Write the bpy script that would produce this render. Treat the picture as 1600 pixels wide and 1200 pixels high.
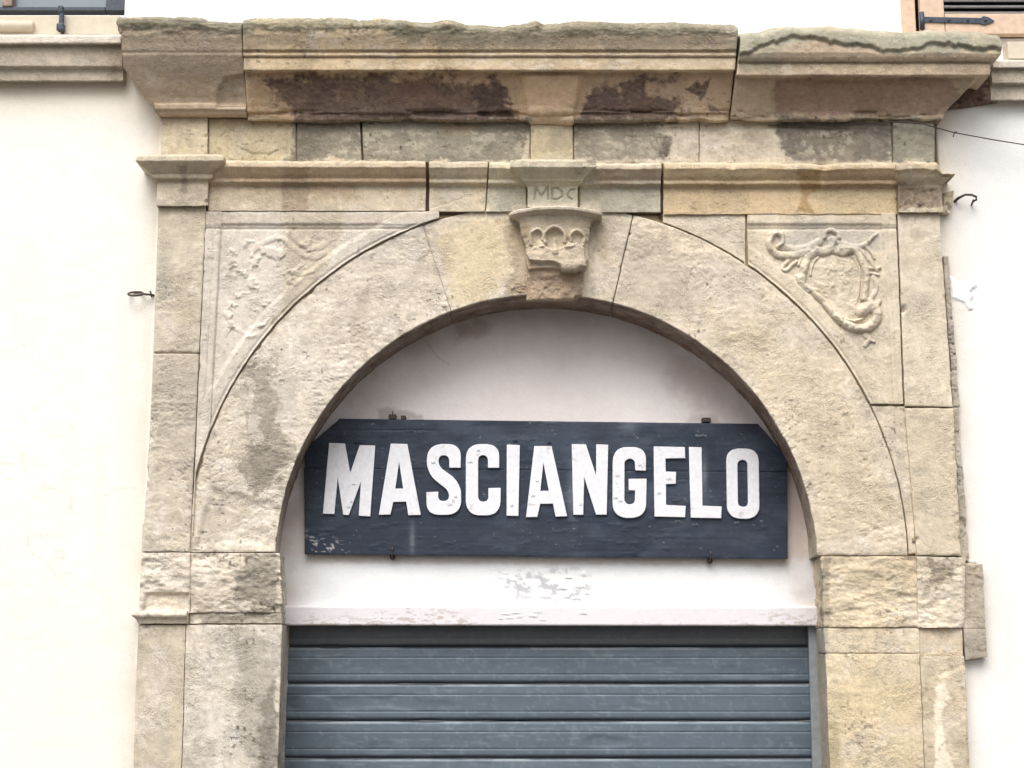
import bpy, math, random
import numpy as np
from mathutils import Vector

# ------------------------------------------------------------------ camera, sky, sun, exposure
F = 2400.0                       # focal length in pixels of a 1600 px wide picture
PITCH = math.atan(7.3e-5 * F)
CAMY, CAMZ = -6.86, 2.20
SP, CP = math.sin(PITCH), math.cos(PITCH)
scene = bpy.context.scene
for o in list(bpy.data.objects):
    bpy.data.objects.remove(o)
cam_d = bpy.data.cameras.new('camera')
cam = bpy.data.objects.new('camera', cam_d)
scene.collection.objects.link(cam)
cam.location = (0, CAMY, CAMZ)
cam.rotation_euler = (math.pi / 2 + PITCH, 0, 0)
cam_d.sensor_width = 36
cam_d.lens = F / 1600 * 36
cam_d.clip_end = 2000
scene.camera = cam

world = bpy.data.worlds.new('World')
scene.world = world
world.use_nodes = True
wn = world.node_tree.nodes
wl = world.node_tree.links
wn.clear()
sky = wn.new('ShaderNodeTexSky')
sky.sky_type = 'NISHITA'
sky.sun_disc = False
SUN_EL, SUN_AZ = math.radians(56), math.radians(197)
sky.sun_elevation = SUN_EL
sky.sun_rotation = SUN_AZ
sky.air_density = 1.0
sky.dust_density = 6.0
sky.ozone_density = 0.6
bg = wn.new('ShaderNodeBackground')
bg.inputs['Strength'].default_value = 0.13
out = wn.new('ShaderNodeOutputWorld')
hsv = wn.new('ShaderNodeHueSaturation')      # thin overcast: the sky's blue is mostly veiled
hsv.inputs['Saturation'].default_value = 0.22
wl.new(sky.outputs[0], hsv.inputs['Color'])
wl.new(hsv.outputs[0], bg.inputs['Color'])
wl.new(bg.outputs[0], out.inputs['Surface'])

sun_d = bpy.data.lights.new('sun', 'SUN')
sun_d.energy = 1.4
sun_d.angle = math.radians(50)
sun_d.color = (1.0, 0.965, 0.92)
sun = bpy.data.objects.new('sun', sun_d)
scene.collection.objects.link(sun)
# direction the light comes from (rotation 180deg = from -Y, the street side)
sdir = Vector((math.sin(SUN_AZ) * math.cos(SUN_EL), math.cos(SUN_AZ) * math.cos(SUN_EL), math.sin(SUN_EL)))
sun.rotation_euler = sdir.to_track_quat('Z', 'Y').to_euler()
sun.location = (0, -8, 12)

scene.view_settings.view_transform = 'Standard'
scene.view_settings.look = 'None'
scene.view_settings.gamma = 1
scene.view_settings.use_curve_mapping = False
scene.view_settings.exposure = 0.52
random.seed(4)

# ------------------------------------------------------------------ helpers
def up(x, y, Y):
    """photo pixel -> point on the vertical plane at distance Y (metres, towards the street is negative)"""
    x = np.asarray(x, float); y = np.asarray(y, float)
    u = 600 - y
    s = (Y - CAMY) / (F * CP - u * SP)
    return (x - 800) * s, CAMZ + s * (F * SP + u * CP)
def upx(x, y, Y): return float(up(x, y, Y)[0])
def upz(y, Y): return float(up(800, y, Y)[1])
def proj(P):
    X, Yd, Z = P[..., 0], P[..., 1] - CAMY, P[..., 2] - CAMZ
    d = Yd * CP + Z * SP
    v = -Yd * SP + Z * CP
    return 800 + F * X / d, 600 - F * v / d
def vext(x, y, y2):
    """x of a plumb line through pixel (x,y) at row y2"""
    a = F * CP - (600 - y) * SP; b = F * CP - (600 - y2) * SP
    return 800 + (x - 800) * b / a

def lin(c):
    c = np.asarray(c, float) / 255
    return np.where(c < .04045, c / 12.92, ((c + .055) / 1.055) ** 2.4)
ALB = 1.02
def C(r, g, b): return tuple(np.clip(lin((r, g, b)) / ALB, .004, .86))

def _hash(ix, iy, iz, seed):
    h = (ix * 374761393 + iy * 668265263 + iz * 2147483647 + seed * 974634777) & 0xffffffff
    h = ((h ^ (h >> 13)) * 1274126177) & 0xffffffff
    h = ((h ^ (h >> 15)) * 2246822519) & 0xffffffff
    return ((h ^ (h >> 16)) & 0xffffff) / float(0x7fffff) - 1.0
def noise(x, y, z, seed=0):
    x, y, z = np.broadcast_arrays(np.asarray(x, float), np.asarray(y, float), np.asarray(z, float))
    ix, iy, iz = np.floor(x).astype(np.int64), np.floor(y).astype(np.int64), np.floor(z).astype(np.int64)
    fx, fy, fz = x - ix, y - iy, z - iz
    fx = fx * fx * (3 - 2 * fx); fy = fy * fy * (3 - 2 * fy); fz = fz * fz * (3 - 2 * fz)
    def h(a, b, c): return _hash(ix + a, iy + b, iz + c, seed)
    a = h(0,0,0) * (1-fx) + h(1,0,0) * fx; b = h(0,1,0) * (1-fx) + h(1,1,0) * fx
    c = h(0,0,1) * (1-fx) + h(1,0,1) * fx; d = h(0,1,1) * (1-fx) + h(1,1,1) * fx
    return (a * (1-fy) + b * fy) * (1-fz) + (c * (1-fy) + d * fy) * fz
def fbm(x, y, z, seed=0, oct=4, gain=.5):
    t, a, s = 0, 1.0, 0
    for i in range(oct):
        f = 2.03 ** i
        t = t + a * noise(x * f, y * f, z * f, seed + i * 17); s += a; a *= gain
    return t / s
def sstep(a, b, x):
    t = np.clip((x - a) / (b - a), 0, 1); return t * t * (3 - 2 * t)
def poly_sd(px, py, poly):
    """signed distance (positive inside) to a polygon"""
    n = len(poly); d = np.full(px.shape, 1e9); ins = np.zeros(px.shape, bool)
    for i in range(n):
        ax, ay = poly[i]; bx, by = poly[(i + 1) % n]
        ex, ey = bx - ax, by - ay; wx, wy = px - ax, py - ay
        t = np.clip((wx * ex + wy * ey) / (ex * ex + ey * ey + 1e-9), 0, 1)
        d = np.minimum(d, (wx - ex * t) ** 2 + (wy - ey * t) ** 2)
        c = ((ay > py) != (by > py)) & (px < (bx - ax) * (py - ay) / (by - ay + 1e-12) + ax)
        ins ^= c
    d = np.sqrt(d)
    return np.where(ins, d, -d)
def line_d(px, py, pts):
    """distance to an open polyline, and the fraction along it"""
    d = np.full(px.shape, 1e9); fr = np.zeros(px.shape)
    for i in range(len(pts) - 1):
        ax, ay = pts[i][:2]; bx, by = pts[i + 1][:2]
        ex, ey = bx - ax, by - ay; wx, wy = px - ax, py - ay
        t = np.clip((wx * ex + wy * ey) / (ex * ex + ey * ey + 1e-9), 0, 1)
        dd = np.hypot(wx - ex * t, wy - ey * t)
        m = dd < d; d = np.where(m, dd, d); fr = np.where(m, (i + t) / (len(pts) - 1), fr)
    return d, fr
def smooth_line(pts, n=8):
    """Catmull-Rom through the points"""
    p = [np.array(q, float) for q in pts]; p = [2*p[0]-p[1]] + p + [2*p[-1]-p[-2]]
    r = []
    for i in range(1, len(p) - 2):
        for k in range(n):
            t = k / n
            r.append(tuple(.5 * ((2*p[i]) + (-p[i-1]+p[i+1])*t + (2*p[i-1]-5*p[i]+4*p[i+1]-p[i+2])*t*t + (-p[i-1]+3*p[i]-3*p[i+1]+p[i+2])*t**3)))
    r.append(tuple(p[-2])); return r

col = scene.collection
def empty(name, loc=(0, 0, 0), label=None, cat=None, group=None):
    o = bpy.data.objects.new(name, None); col.objects.link(o); o.location = loc
    o.empty_display_size = .1
    if label: o['label'] = label
    if cat: o['category'] = cat
    if group: o['group'] = group
    return o
def link(name, me, parent=None, label=None, cat=None, group=None, kind=None):
    o = bpy.data.objects.new(name, me); col.objects.link(o)
    if parent is not None:
        o.parent = parent
        o.matrix_parent_inverse = root_matrix(parent).inverted()
    if label: o['label'] = label
    if cat: o['category'] = cat
    if group: o['group'] = group
    if kind: o['kind'] = kind
    return o
def root_matrix(o):
    from mathutils import Matrix
    m = Matrix.Translation(o.location)
    if o.parent: m = root_matrix(o.parent) @ o.matrix_parent_inverse @ m
    return m
def raw_mesh(name, V, Q, mat, cols=None, smooth=True):
    V = np.asarray(V, np.float32); Q = np.asarray(Q, np.int32)
    me = bpy.data.meshes.new(name)
    me.vertices.add(len(V)); me.vertices.foreach_set('co', V.ravel())
    k = Q.shape[1]
    me.loops.add(Q.size); me.loops.foreach_set('vertex_index', Q.ravel())
    me.polygons.add(len(Q))
    me.polygons.foreach_set('loop_start', np.arange(0, Q.size, k, dtype=np.int32))
    me.polygons.foreach_set('loop_total', np.full(len(Q), k, np.int32))
    if smooth: me.polygons.foreach_set('use_smooth', np.ones(len(Q), bool))
    me.update(calc_edges=True)
    if cols is not None:
        a = me.color_attributes.new('Col', 'FLOAT_COLOR', 'POINT')
        c = np.ones((len(V), 4), np.float32); c[:, :3] = cols
        a.data.foreach_set('color', c.ravel())
    me.materials.append(mat)
    return me

# ------------------------------------------------------------------ materials
def new_mat(name):
    m = bpy.data.materials.new(name); m.use_nodes = True
    nt = m.node_tree; b = nt.nodes['Principled BSDF']
    return m, nt, b
def stone_mat(name, fine=.10, bump=.5, scale=260, rough=.92, spots=.0, bdist=.002, spec=.2):
    m, nt, b = new_mat(name); N, L = nt.nodes, nt.links
    at = N.new('ShaderNodeAttribute'); at.attribute_name = 'Col'
    tc = N.new('ShaderNodeNewGeometry')
    n1 = N.new('ShaderNodeTexNoise'); n1.inputs['Scale'].default_value = scale; n1.inputs['Detail'].default_value = 3; n1.inputs['Roughness'].default_value = .65
    n2 = N.new('ShaderNodeTexNoise'); n2.inputs['Scale'].default_value = scale * .22; n2.inputs['Detail'].default_value = 5; n2.inputs['Roughness'].default_value = .6
    L.new(tc.outputs['Position'], n1.inputs['Vector']); L.new(tc.outputs['Position'], n2.inputs['Vector'])
    mr = N.new('ShaderNodeMapRange'); mr.inputs['From Min'].default_value = .3; mr.inputs['From Max'].default_value = .7
    mr.inputs['To Min'].default_value = 1 - fine; mr.inputs['To Max'].default_value = 1 + fine
    L.new(n1.outputs['Fac'], mr.inputs['Value'])
    mr2 = N.new('ShaderNodeMapRange'); mr2.inputs['From Min'].default_value = .3; mr2.inputs['From Max'].default_value = .7
    mr2.inputs['To Min'].default_value = 1 - fine * .9; mr2.inputs['To Max'].default_value = 1 + fine * .9
    L.new(n2.outputs['Fac'], mr2.inputs['Value'])
    mu = N.new('ShaderNodeMath'); mu.operation = 'MULTIPLY'
    L.new(mr.outputs[0], mu.inputs[0]); L.new(mr2.outputs[0], mu.inputs[1])
    vm = N.new('ShaderNodeVectorMath'); vm.operation = 'SCALE'
    L.new(at.outputs['Color'], vm.inputs[0]); L.new(mu.outputs[0], vm.inputs['Scale'])
    L.new(vm.outputs[0], b.inputs['Base Color'])
    b.inputs['Roughness'].default_value = rough
    b.inputs['Specular IOR Level'].default_value = spec
    ad = N.new('ShaderNodeMath'); ad.operation = 'MULTIPLY_ADD'; ad.inputs[1].default_value = 1.5
    L.new(n2.outputs['Fac'], ad.inputs[0]); L.new(n1.outputs['Fac'], ad.inputs[2])
    n3 = N.new('ShaderNodeTexNoise'); n3.inputs['Scale'].default_value = 7; n3.inputs['Detail'].default_value = 4; L.new(tc.outputs['Position'], n3.inputs['Vector'])
    m3 = N.new('ShaderNodeMapRange'); m3.inputs['From Min'].default_value = .38; m3.inputs['From Max'].default_value = .62
    m3.inputs['To Min'].default_value = bump * .2; m3.inputs['To Max'].default_value = bump; L.new(n3.outputs['Fac'], m3.inputs['Value'])
    bp = N.new('ShaderNodeBump'); bp.inputs['Distance'].default_value = bdist; L.new(m3.outputs[0], bp.inputs['Strength'])
    L.new(ad.outputs[0], bp.inputs['Height']); L.new(bp.outputs[0], b.inputs['Normal'])
    return m
M_STONE = stone_mat('weathered_sandstone', fine=.12, bump=.9, scale=170, bdist=.008)
M_PLASTER = stone_mat('limewashed_plaster', fine=.025, bump=.5, scale=110, bdist=.003)
M_PAINT = stone_mat('old_white_paint', fine=.03, bump=.25, scale=150, rough=.7, bdist=.001, spec=.3)
M_BOARD = stone_mat('dark_painted_wood', fine=.14, bump=.5, scale=180, rough=.55, bdist=.001, spec=.35)
M_METAL = stone_mat('dull_galvanised_slat', fine=.05, bump=.12, scale=200, rough=.5, bdist=.0006, spec=.5)

def plain_mat(name, rgb, rough=.7, metal=0., var=.2, scale=60, bump=.3, coat=None):
    m, nt, b = new_mat(name); N, L = nt.nodes, nt.links
    tc = N.new('ShaderNodeNewGeometry'); n = N.new('ShaderNodeTexNoise'); n.inputs['Scale'].default_value = scale; n.inputs['Detail'].default_value = 5
    L.new(tc.outputs['Position'], n.inputs['Vector'])
    cr = N.new('ShaderNodeValToRGB'); cr.color_ramp.elements[0].position = .3; cr.color_ramp.elements[1].position = .7
    c = np.array(C(*rgb))
    cr.color_ramp.elements[0].color = (*np.clip(c * (1 - var), 0, 1), 1); cr.color_ramp.elements[1].color = (*np.clip(c * (1 + var), 0, 1), 1)
    L.new(n.outputs['Fac'], cr.inputs[0]); L.new(cr.outputs[0], b.inputs['Base Color'])
    b.inputs['Roughness'].default_value = rough; b.inputs['Metallic'].default_value = metal
    bp = N.new('ShaderNodeBump'); bp.inputs['Strength'].default_value = bump; bp.inputs['Distance'].default_value = .001
    L.new(n.outputs['Fac'], bp.inputs['Height']); L.new(bp.outputs[0], b.inputs['Normal'])
    return m
M_IRON = plain_mat('rusty_dark_iron', (78, 68, 62), .65, .3, .5, 90)
M_IRONBLUE = plain_mat('blue_grey_painted_iron', (62, 72, 84), .55, .2, .3, 60)
M_WOOD = plain_mat('faded_salmon_wood', (216, 188, 164), .75, 0, .1, 40)
M_WOOD2 = plain_mat('weathered_brown_wood', (150, 128, 118), .8, 0, .25, 50)
M_CREAM = plain_mat('cream_painted_sill', (208, 198, 178), .8, 0, .06, 30)
M_LOUVRE = plain_mat('grey_louvre', (150, 146, 146), .6, 0, .12, 40)
M_DARKFRAME = plain_mat('dark_window_frame', (66, 72, 84), .6, 0, .2, 50)
M_DARKROOM = plain_mat('dark_room_behind', (40, 38, 40), .9, 0, .1, 10)
m, nt, b = new_mat('window_glass'); b.inputs['Base Color'].default_value = (*C(128, 140, 146), 1); b.inputs['Roughness'].default_value = .12; b.inputs['Specular IOR Level'].default_value = .8
M_GLASS = m

# ------------------------------------------------------------------ stains and tones of the stone, in photo pixels
ST = []   # (poly, rgb, alpha, soft px, warp px)
def stain(poly, rgb, a=.7, soft=6, warp=9):
    xs = [p[0] for p in poly]; ys = [p[1] for p in poly]
    ST.append((poly, C(*rgb), a, soft, warp, min(xs) - warp - soft, max(xs) + warp + soft, min(ys) - warp - soft, max(ys) + warp + soft))
def rect(x0, y0, x1, y1): return [(x0, y0), (x1, y0), (x1, y1), (x0, y1)]
# cornice
stain(rect(170, 20, 395, 120), (168, 154, 134), .7, 12, 10)
stain([(180,140),(390,140),(390,190),(240,190)], (182, 162, 138), .5, 10, 8)
stain([(180,24),(1150,26),(1150,56),(1060,60),(950,56),(800,66),(640,66),(600,48),(400,50),(180,46)], (112, 116, 98), .72, 7, 9)
stain([(630,40),(1160,40),(1150,78),(900,74),(700,74)], (132, 126, 106), .5, 8, 8)
stain(rect(392, 56, 1145, 76), (166, 150, 128), .5, 6, 6)
stain([(1150,45),(1580,48),(1580,82),(1480,84),(1400,84),(1280,66),(1215,72),(1150,95)], (142, 150, 132), .7, 5, 8)
stain([(1150,75),(1210,70),(1220,115),(1150,110)], (150, 146, 124), .6, 8, 8)
stain([(1225,68),(1300,66),(1380,84),(1540,84),(1530,96),(1225,96)], (182, 160, 134), .5, 5, 5)
stain([(392,112),(1145,112),(1145,188),(392,188)], (196, 162, 126), .6, 6, 8)
stain([(1150,112),(1215,118),(1215,185),(1150,185)], (196, 176, 146), .6, 8, 6)
stain([(1212,120),(1480,120),(1500,150),(1460,180),(1210,180)], (164, 136, 118), .8, 3, 5)
stain([(408,121),(440,126),(470,118),(530,114),(600,118),(700,118),(716,126),(735,126),(770,122),(795,142),(800,165),(812,192),(470,192),(456,170),(428,152)], (106, 88, 82), .86, 5, 13)
stain([(470,150),(600,160),(740,165),(740,190),(480,190)], (118, 104, 94), .5, 6, 10)
stain([(600,130),(650,128),(700,140),(700,158),(620,160)], (140, 112, 98), .6, 5, 10)
stain([(738,126),(792,140),(800,180),(748,185)], (90, 76, 74), .6, 7, 10)
stain([(905,192),(905,168),(925,146),(960,135),(1010,124),(1068,116),(1050,126),(1020,132),(1010,142),(1030,150),(1062,156),(1076,172),(1050,188),(1035,194)], (106, 88, 82), .86, 5, 13)
stain([(1082,130),(1090,124),(1096,132),(1110,122),(1106,145),(1095,160),(1086,148),(1072,140)], (104, 84, 78), .85, 2, 4)
stain([(1105,160),(1120,166),(1128,176),(1110,172)], (104, 84, 78), .7, 2, 4)
stain([(815,125),(915,125),(905,160),(850,165),(820,150)], (214, 178, 140), .5, 7, 8)
# frieze
stain([(325,190),(465,190),(455,225),(447,246),(325,246)], (196, 184, 152), .5, 6, 6)
stain([(462,188),(825,188),(832,205),(822,230),(815,252),(440,252),(462,232)], (134, 130, 116), .9, 3, 9)
for (x0, y0, x1, y1) in [(512,205,545,240),(568,202,620,236),(640,205,690,238),(700,212,760,240),(775,205,808,238),(600,222,660,242)]:
    stain(rect(x0, y0, x1, y1), (176, 170, 150), .5, 9, 13)
stain([(690,192),(750,196),(730,212),(690,208)], (178, 158, 128), .5, 5, 6)
stain([(862,202),(893,198),(893,246),(850,240),(856,222)], (160, 152, 126), .6, 4, 8)
stain([(898,188),(1030,190),(1028,205),(1050,222),(1040,250),(940,250),(898,250)], (138, 132, 116), .85, 4, 9)
stain([(930,212),(1010,208),(1030,226),(1000,240),(940,236)], (178, 172, 148), .5, 9, 13)
stain([(1036,214),(1052,216),(1048,240),(1030,246)], (110, 98, 88), .7, 3, 5)
stain([(1208,178),(1300,186),(1395,192),(1395,252),(1290,252),(1240,250),(1222,222),(1208,205)], (124, 118, 108), .88, 4, 9)
stain([(1255,212),(1300,205),(1350,212),(1340,250),(1290,250)], (160, 152, 132), .6, 6, 9)
stain([(1393,186),(1465,186),(1462,252),(1393,252)], (140, 140, 126), .8, 5, 6)
stain([(1195,198),(1210,202),(1212,218),(1200,212)], (222, 214, 190), .8, 2, 4)
# architrave
stain([(325,256),(670,256),(670,290),(325,288)], (204, 170, 132), .6, 8, 7)
stain([(440,262),(485,262),(482,335),(440,335)], (166, 140, 106), .6, 3, 4)
stain([(485,290),(560,285),(550,310),(485,312)], (192, 160, 122), .45, 10, 8)
stain([(565,290),(665,290),(665,326),(560,318)], (206, 190, 160), .5, 8, 8)
stain([(760,300),(830,290),(1030,290),(1030,335),(770,335)], (172, 170, 150), .8, 10, 8)
stain([(820,250),(912,250),(908,320),(820,320)], (184, 180, 156), .7, 8, 8)
stain([(935,262),(1030,262),(1030,284),(930,286)], (182, 156, 122), .6, 6, 7)
stain([(1036,262),(1400,262),(1400,335),(1036,335)], (212, 187, 143), .68, 4, 5)
stain([(1240,262),(1285,262),(1278,290),(1262,310),(1275,334),(1245,330),(1252,300)], (176, 140, 84), .75, 3, 6)
stain([(1285,262),(1400,262),(1400,290),(1285,292)], (182, 150, 112), .6, 4, 6)
stain([(1282,296),(1395,290),(1395,334),(1276,332)], (194, 176, 136), .5, 6, 7)
stain(rect(1404, 290, 1474, 326), (152, 136, 114), .85, 3, 6)
stain([(215,238),(350,238),(350,275),(220,275)], (196, 184, 162), .5, 6, 6)
stain([(280,258),(296,258),(290,300),(280,300)], (140, 130, 112), .6, 3, 4)
# spandrels and ring
stain([(448,330),(540,335),(515,415),(470,470),(448,500),(420,535),(438,470),(448,400)], (196, 184, 154), .85, 3, 6)
stain([(320,335),(690,335),(690,350),(320,350)], (196, 180, 148), .45, 5, 5)
stain([(330,380),(440,350),(445,470),(400,540),(340,540)], (214, 206, 192), .6, 8, 10)
stain([(1265,345),(1380,360),(1380,392),(1240,392),(1210,378)], (186, 182, 172), .7, 8, 8)
stain([(600,355),(690,336),(700,345),(600,395),(520,450),(510,440)], (190, 184, 172), .55, 5, 5)
stain([(388,575),(410,562),(430,590),(462,592),(466,640),(450,670),(452,720),(430,735),(420,770),(398,785),(380,740),(388,660)], (158, 149, 130), .78, 1.6, 22)
stain([(430,600),(452,590),(470,640),(455,690),(440,650)], (214, 206, 190), .7, 1.5, 18)
stain([(395,640),(412,650),(405,700),(390,690)], (212, 204, 188), .6, 1.5, 16)
stain([(395,700),(440,690),(440,745),(400,760)], (142, 134, 116), .6, 3, 14)
stain([(430,560),(500,530),(520,600),(475,690),(462,700),(470,620)], (216, 206, 188), .55, 7, 14)
stain([(520,420),(620,390),(650,450),(560,540),(500,560)], (212, 200, 178), .5, 10, 16)
stain([(555,455),(580,450),(575,520),(550,530)], (180, 168, 142), .5, 6, 9)
stain([(680,350),(800,340),(800,420),(760,470),(710,480)], (218, 198, 148), .75, 9, 9)
stain([(790,350),(826,350),(824,465),(790,462),(785,440),(802,420)], (176, 152, 112), .7, 6, 7)
stain([(925,350),(960,350),(945,400),(925,400)], (168, 150, 120), .5, 6, 7)
stain([(990,350),(1080,395),(1110,480),(1080,500),(1000,470),(962,470)], (190, 178, 158), .65, 8, 10)
stain([(1030,440),(1075,440),(1082,480),(1030,480)], (180, 168, 150), .5, 4, 5)
stain([(1060,400),(1180,420),(1200,500),(1100,470)], (206, 196, 178), .5, 9, 10)
stain([(1120,500),(1300,560),(1400,800),(1290,850),(1250,700)], (208, 192, 154), .45, 14, 14)
# pilasters, imposts, jambs
stain([(240,553),(312,553),(305,760),(235,700)], (186, 176, 154), .6, 8, 10)
stain([(248,400),(262,400),(262,470),(245,470)], (170, 164, 148), .6, 5, 6)
stain([(275,430),(300,430),(300,540),(270,545)], (178, 162, 130), .4, 7, 7)
stain([(385,872),(432,868),(436,950),(395,955),(370,930)], (134, 126, 108), .75, 4, 11)
stain([(300,958),(440,955),(440,974),(320,974)], (140, 130, 112), .6, 4, 5)
stain([(360,990),(425,1000),(440,1200),(395,1230),(370,1100)], (164, 158, 142), .6, 7, 13)
stain([(405,1100),(432,1060),(432,1500),(405,1500)], (122, 118, 104), .7, 5, 8)
stain([(335,1165),(345,1150),(350,1210),(335,1230)], (220, 212, 196), .8, 2, 4)
stain([(268,1085),(280,1075),(286,1200),(272,1300)], (206, 190, 150), .6, 4, 5)
stain([(1455,872),(1500,880),(1485,905),(1450,925),(1440,930),(1450,900)], (132, 122, 104), .75, 4, 9)
stain([(1508,880),(1545,880),(1545,1040),(1508,1030)], (164, 154, 138), .6, 5, 6)
stain([(1300,1075),(1420,1070),(1430,1130),(1310,1140)], (214, 194, 150), .6, 12, 12)
stain([(1465,1075),(1478,1062),(1482,1090),(1470,1120),(1476,1160),(1496,1210),(1480,1320),(1462,1250),(1460,1120)], (232, 222, 196), .95, 2, 5)
stain([(1283,870),(1298,870),(1296,975),(1283,970)], (140, 132, 112), .6, 3, 5)
stain([(1290,1120),(1312,1130),(1310,1400),(1295,1400)], (158, 142, 104), .5, 5, 6)

stain(rect(1262, 978, 1291, 1800), (150, 152, 148), .6, 3, 4)
stain(rect(-900, 52, 190, 68), (224, 218, 206), .8, 1.5, 1)
stain(rect(1560, 92, 2400, 106), (214, 206, 192), .7, 1.5, 1)
stain(rect(330, 251, 1400, 262), (218, 206, 180), .5, 3, 4)  # light caught by the architrave lip, painted as a paler band
stain([(800,318),(935,318),(938,338),(800,338)], (216, 204, 182), .6, 3, 4)
def apply_stains(c, px, py, P):
    wx = 1.35 * fbm(P[..., 0] * 13, P[..., 1] * 13, P[..., 2] * 13, 301, 6, .68)
    wy = 1.35 * fbm(P[..., 0] * 13, P[..., 1] * 13, P[..., 2] * 13, 402, 6, .68)
    g = fbm(P[..., 0] * 60, P[..., 1] * 60, P[..., 2] * 90, 77, 4, .7)
    x0, x1, y0, y1 = px.min(), px.max(), py.min(), py.max()
    for poly, rgb, a, soft, warp, bx0, bx1, by0, by1 in ST:
        if bx1 < x0 or bx0 > x1 or by1 < y0 or by0 > y1: continue
        m = (px > bx0) & (px < bx1) & (py > by0) & (py < by1)
        if not m.any(): continue
        sd = poly_sd(px[m] + wx[m] * warp * 1.6, py[m] + wy[m] * warp * 1.6, poly)
        k = sstep(-soft, soft, sd + g[m] * soft * 1.3) * a * (1 + .45 * g[m] + .18 * wx[m])
        k = np.clip(k, 0, 1)[:, None]
        c[m] = c[m] * (1 - k) + np.array(rgb) * k
    return c

BASE = C(210, 199, 175)
def stone_colour(P, px, py, base=BASE, seed=0, mottle=1.0):
    x, y, z = P[..., 0], P[..., 1], P[..., 2]
    c = np.ones(P.shape) * np.array(base)
    n1 = fbm(x * 5, y * 5, z * 5, seed + 5, 5, .6)[..., None]
    n2 = fbm(x * 14, y * 14, z * 22, seed + 9, 5, .65)[..., None]
    n3 = fbm(x * 45, y * 45, z * 80, seed + 13, 3, .7)[..., None]
    c = c * (1 + mottle * (.20 * n1 + .22 * n2 + .13 * n3))
    warm = fbm(x * 7, y * 7, z * 7, seed + 21, 4)[..., None]
    c = c * (1 + mottle * warm * np.array([.04, .0, -.08]))
    # pale lime residue and grey lichen in patches
    pale = np.clip(sstep(.22, .42, fbm(x * 11, y * 11, z * 9, seed + 31, 5, .62)), 0, 1)[..., None] * .38 * mottle
    c = c * (1 - pale) + np.array(C(222, 214, 200)) * pale
    grey = np.clip(sstep(.25, .45, fbm(x * 9 + 40, y * 9, z * 12, seed + 41, 5, .65)), 0, 1)[..., None] * .4 * mottle
    c = c * (1 - grey) + np.array(C(160, 153, 136)) * grey
    # crisp-edged flaking: pale fresh stone and grey skin side by side
    fl = fbm(x * 20, y * 20, z * 27, seed + 61, 5, .68); rg = fbm(x * 3.5, y * 3.5, z * 3.5, seed + 62, 3)
    k = (.36 * sstep(.10, .17, fl) * sstep(-.25, .2, rg))[..., None] * mottle; c = c * (1 - k) + np.array(C(226, 219, 204)) * k
    k = (.30 * sstep(-.14, -.21, fl) * sstep(.3, -.15, rg))[..., None] * mottle; c = c * (1 - k) + np.array(C(162, 153, 134)) * k
    c = apply_stains(c, px, py, P)
    fz = sstep(200, 208, py) * sstep(248, 238, py) * np.maximum(np.maximum(sstep(500, 540, px) * sstep(828, 815, px), sstep(925, 945, px) * sstep(1045, 1030, px)), sstep(1235, 1260, px) * sstep(1360, 1330, px))
    if fz.max() > 0:
        k = (.75 * fz * sstep(.05, .22, fbm(x * 34, 0, z * 46, 71, 4, .65)) * sstep(-.35, .1, fbm(x * 7, 0, z * 9, 72, 3)))[..., None]
        c = c * (1 - k) + np.array(C(196, 190, 168)) * k
    k = (.55 * sstep(.45, .75, noise(x * 70, y * 70, z * 100, 73)) * sstep(-.1, .35, fbm(x * 6, y * 6, z * 6, 74, 3)))[..., None]
    c = c * (1 - k * mottle)
    lum = (c * np.array([.3, .6, .1])).sum(-1, keepdims=True)
    sat = (.64 + .14 * sstep(560, 1150, px) + .22 * sstep(340, 250, py) * sstep(1150, 560, px))[..., None]
    return (lum + (c - lum) * sat) * np.array([1.045, 1.0, .975])

def roughness(P, seed, amp, ledge=.5, pit=.5):
    x, y, z = P[..., 0], P[..., 1], P[..., 2]
    h = .55 * fbm(x * 6, y * 6, z * 7, seed, 3)
    h = h + .42 * fbm(x * 30, y * 30, z * 42, seed + 3, 4, .6)
    t = fbm(x * 9, y * 9, z * 26, seed + 7, 4, .55) * 3.2
    fr = t - np.floor(t)
    h = h + ledge * .32 * (np.floor(t) + sstep(.62, 1.0, fr))
    pk = sstep(-.25, .45, fbm(x * 5, y * 5, z * 5, seed + 23, 3))
    h = h * (.55 + .75 * pk) + .42 * pk * fbm(x * 60, y * 60, z * 84, seed + 19, 2, .6)
    q = noise(x * 95, y * 95, z * 130, seed + 11)
    h = h - pit * .9 * sstep(.45, .95, q) * sstep(-.2, .5, noise(x * 12, y * 12, z * 12, seed + 12))
    return h * amp

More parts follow.
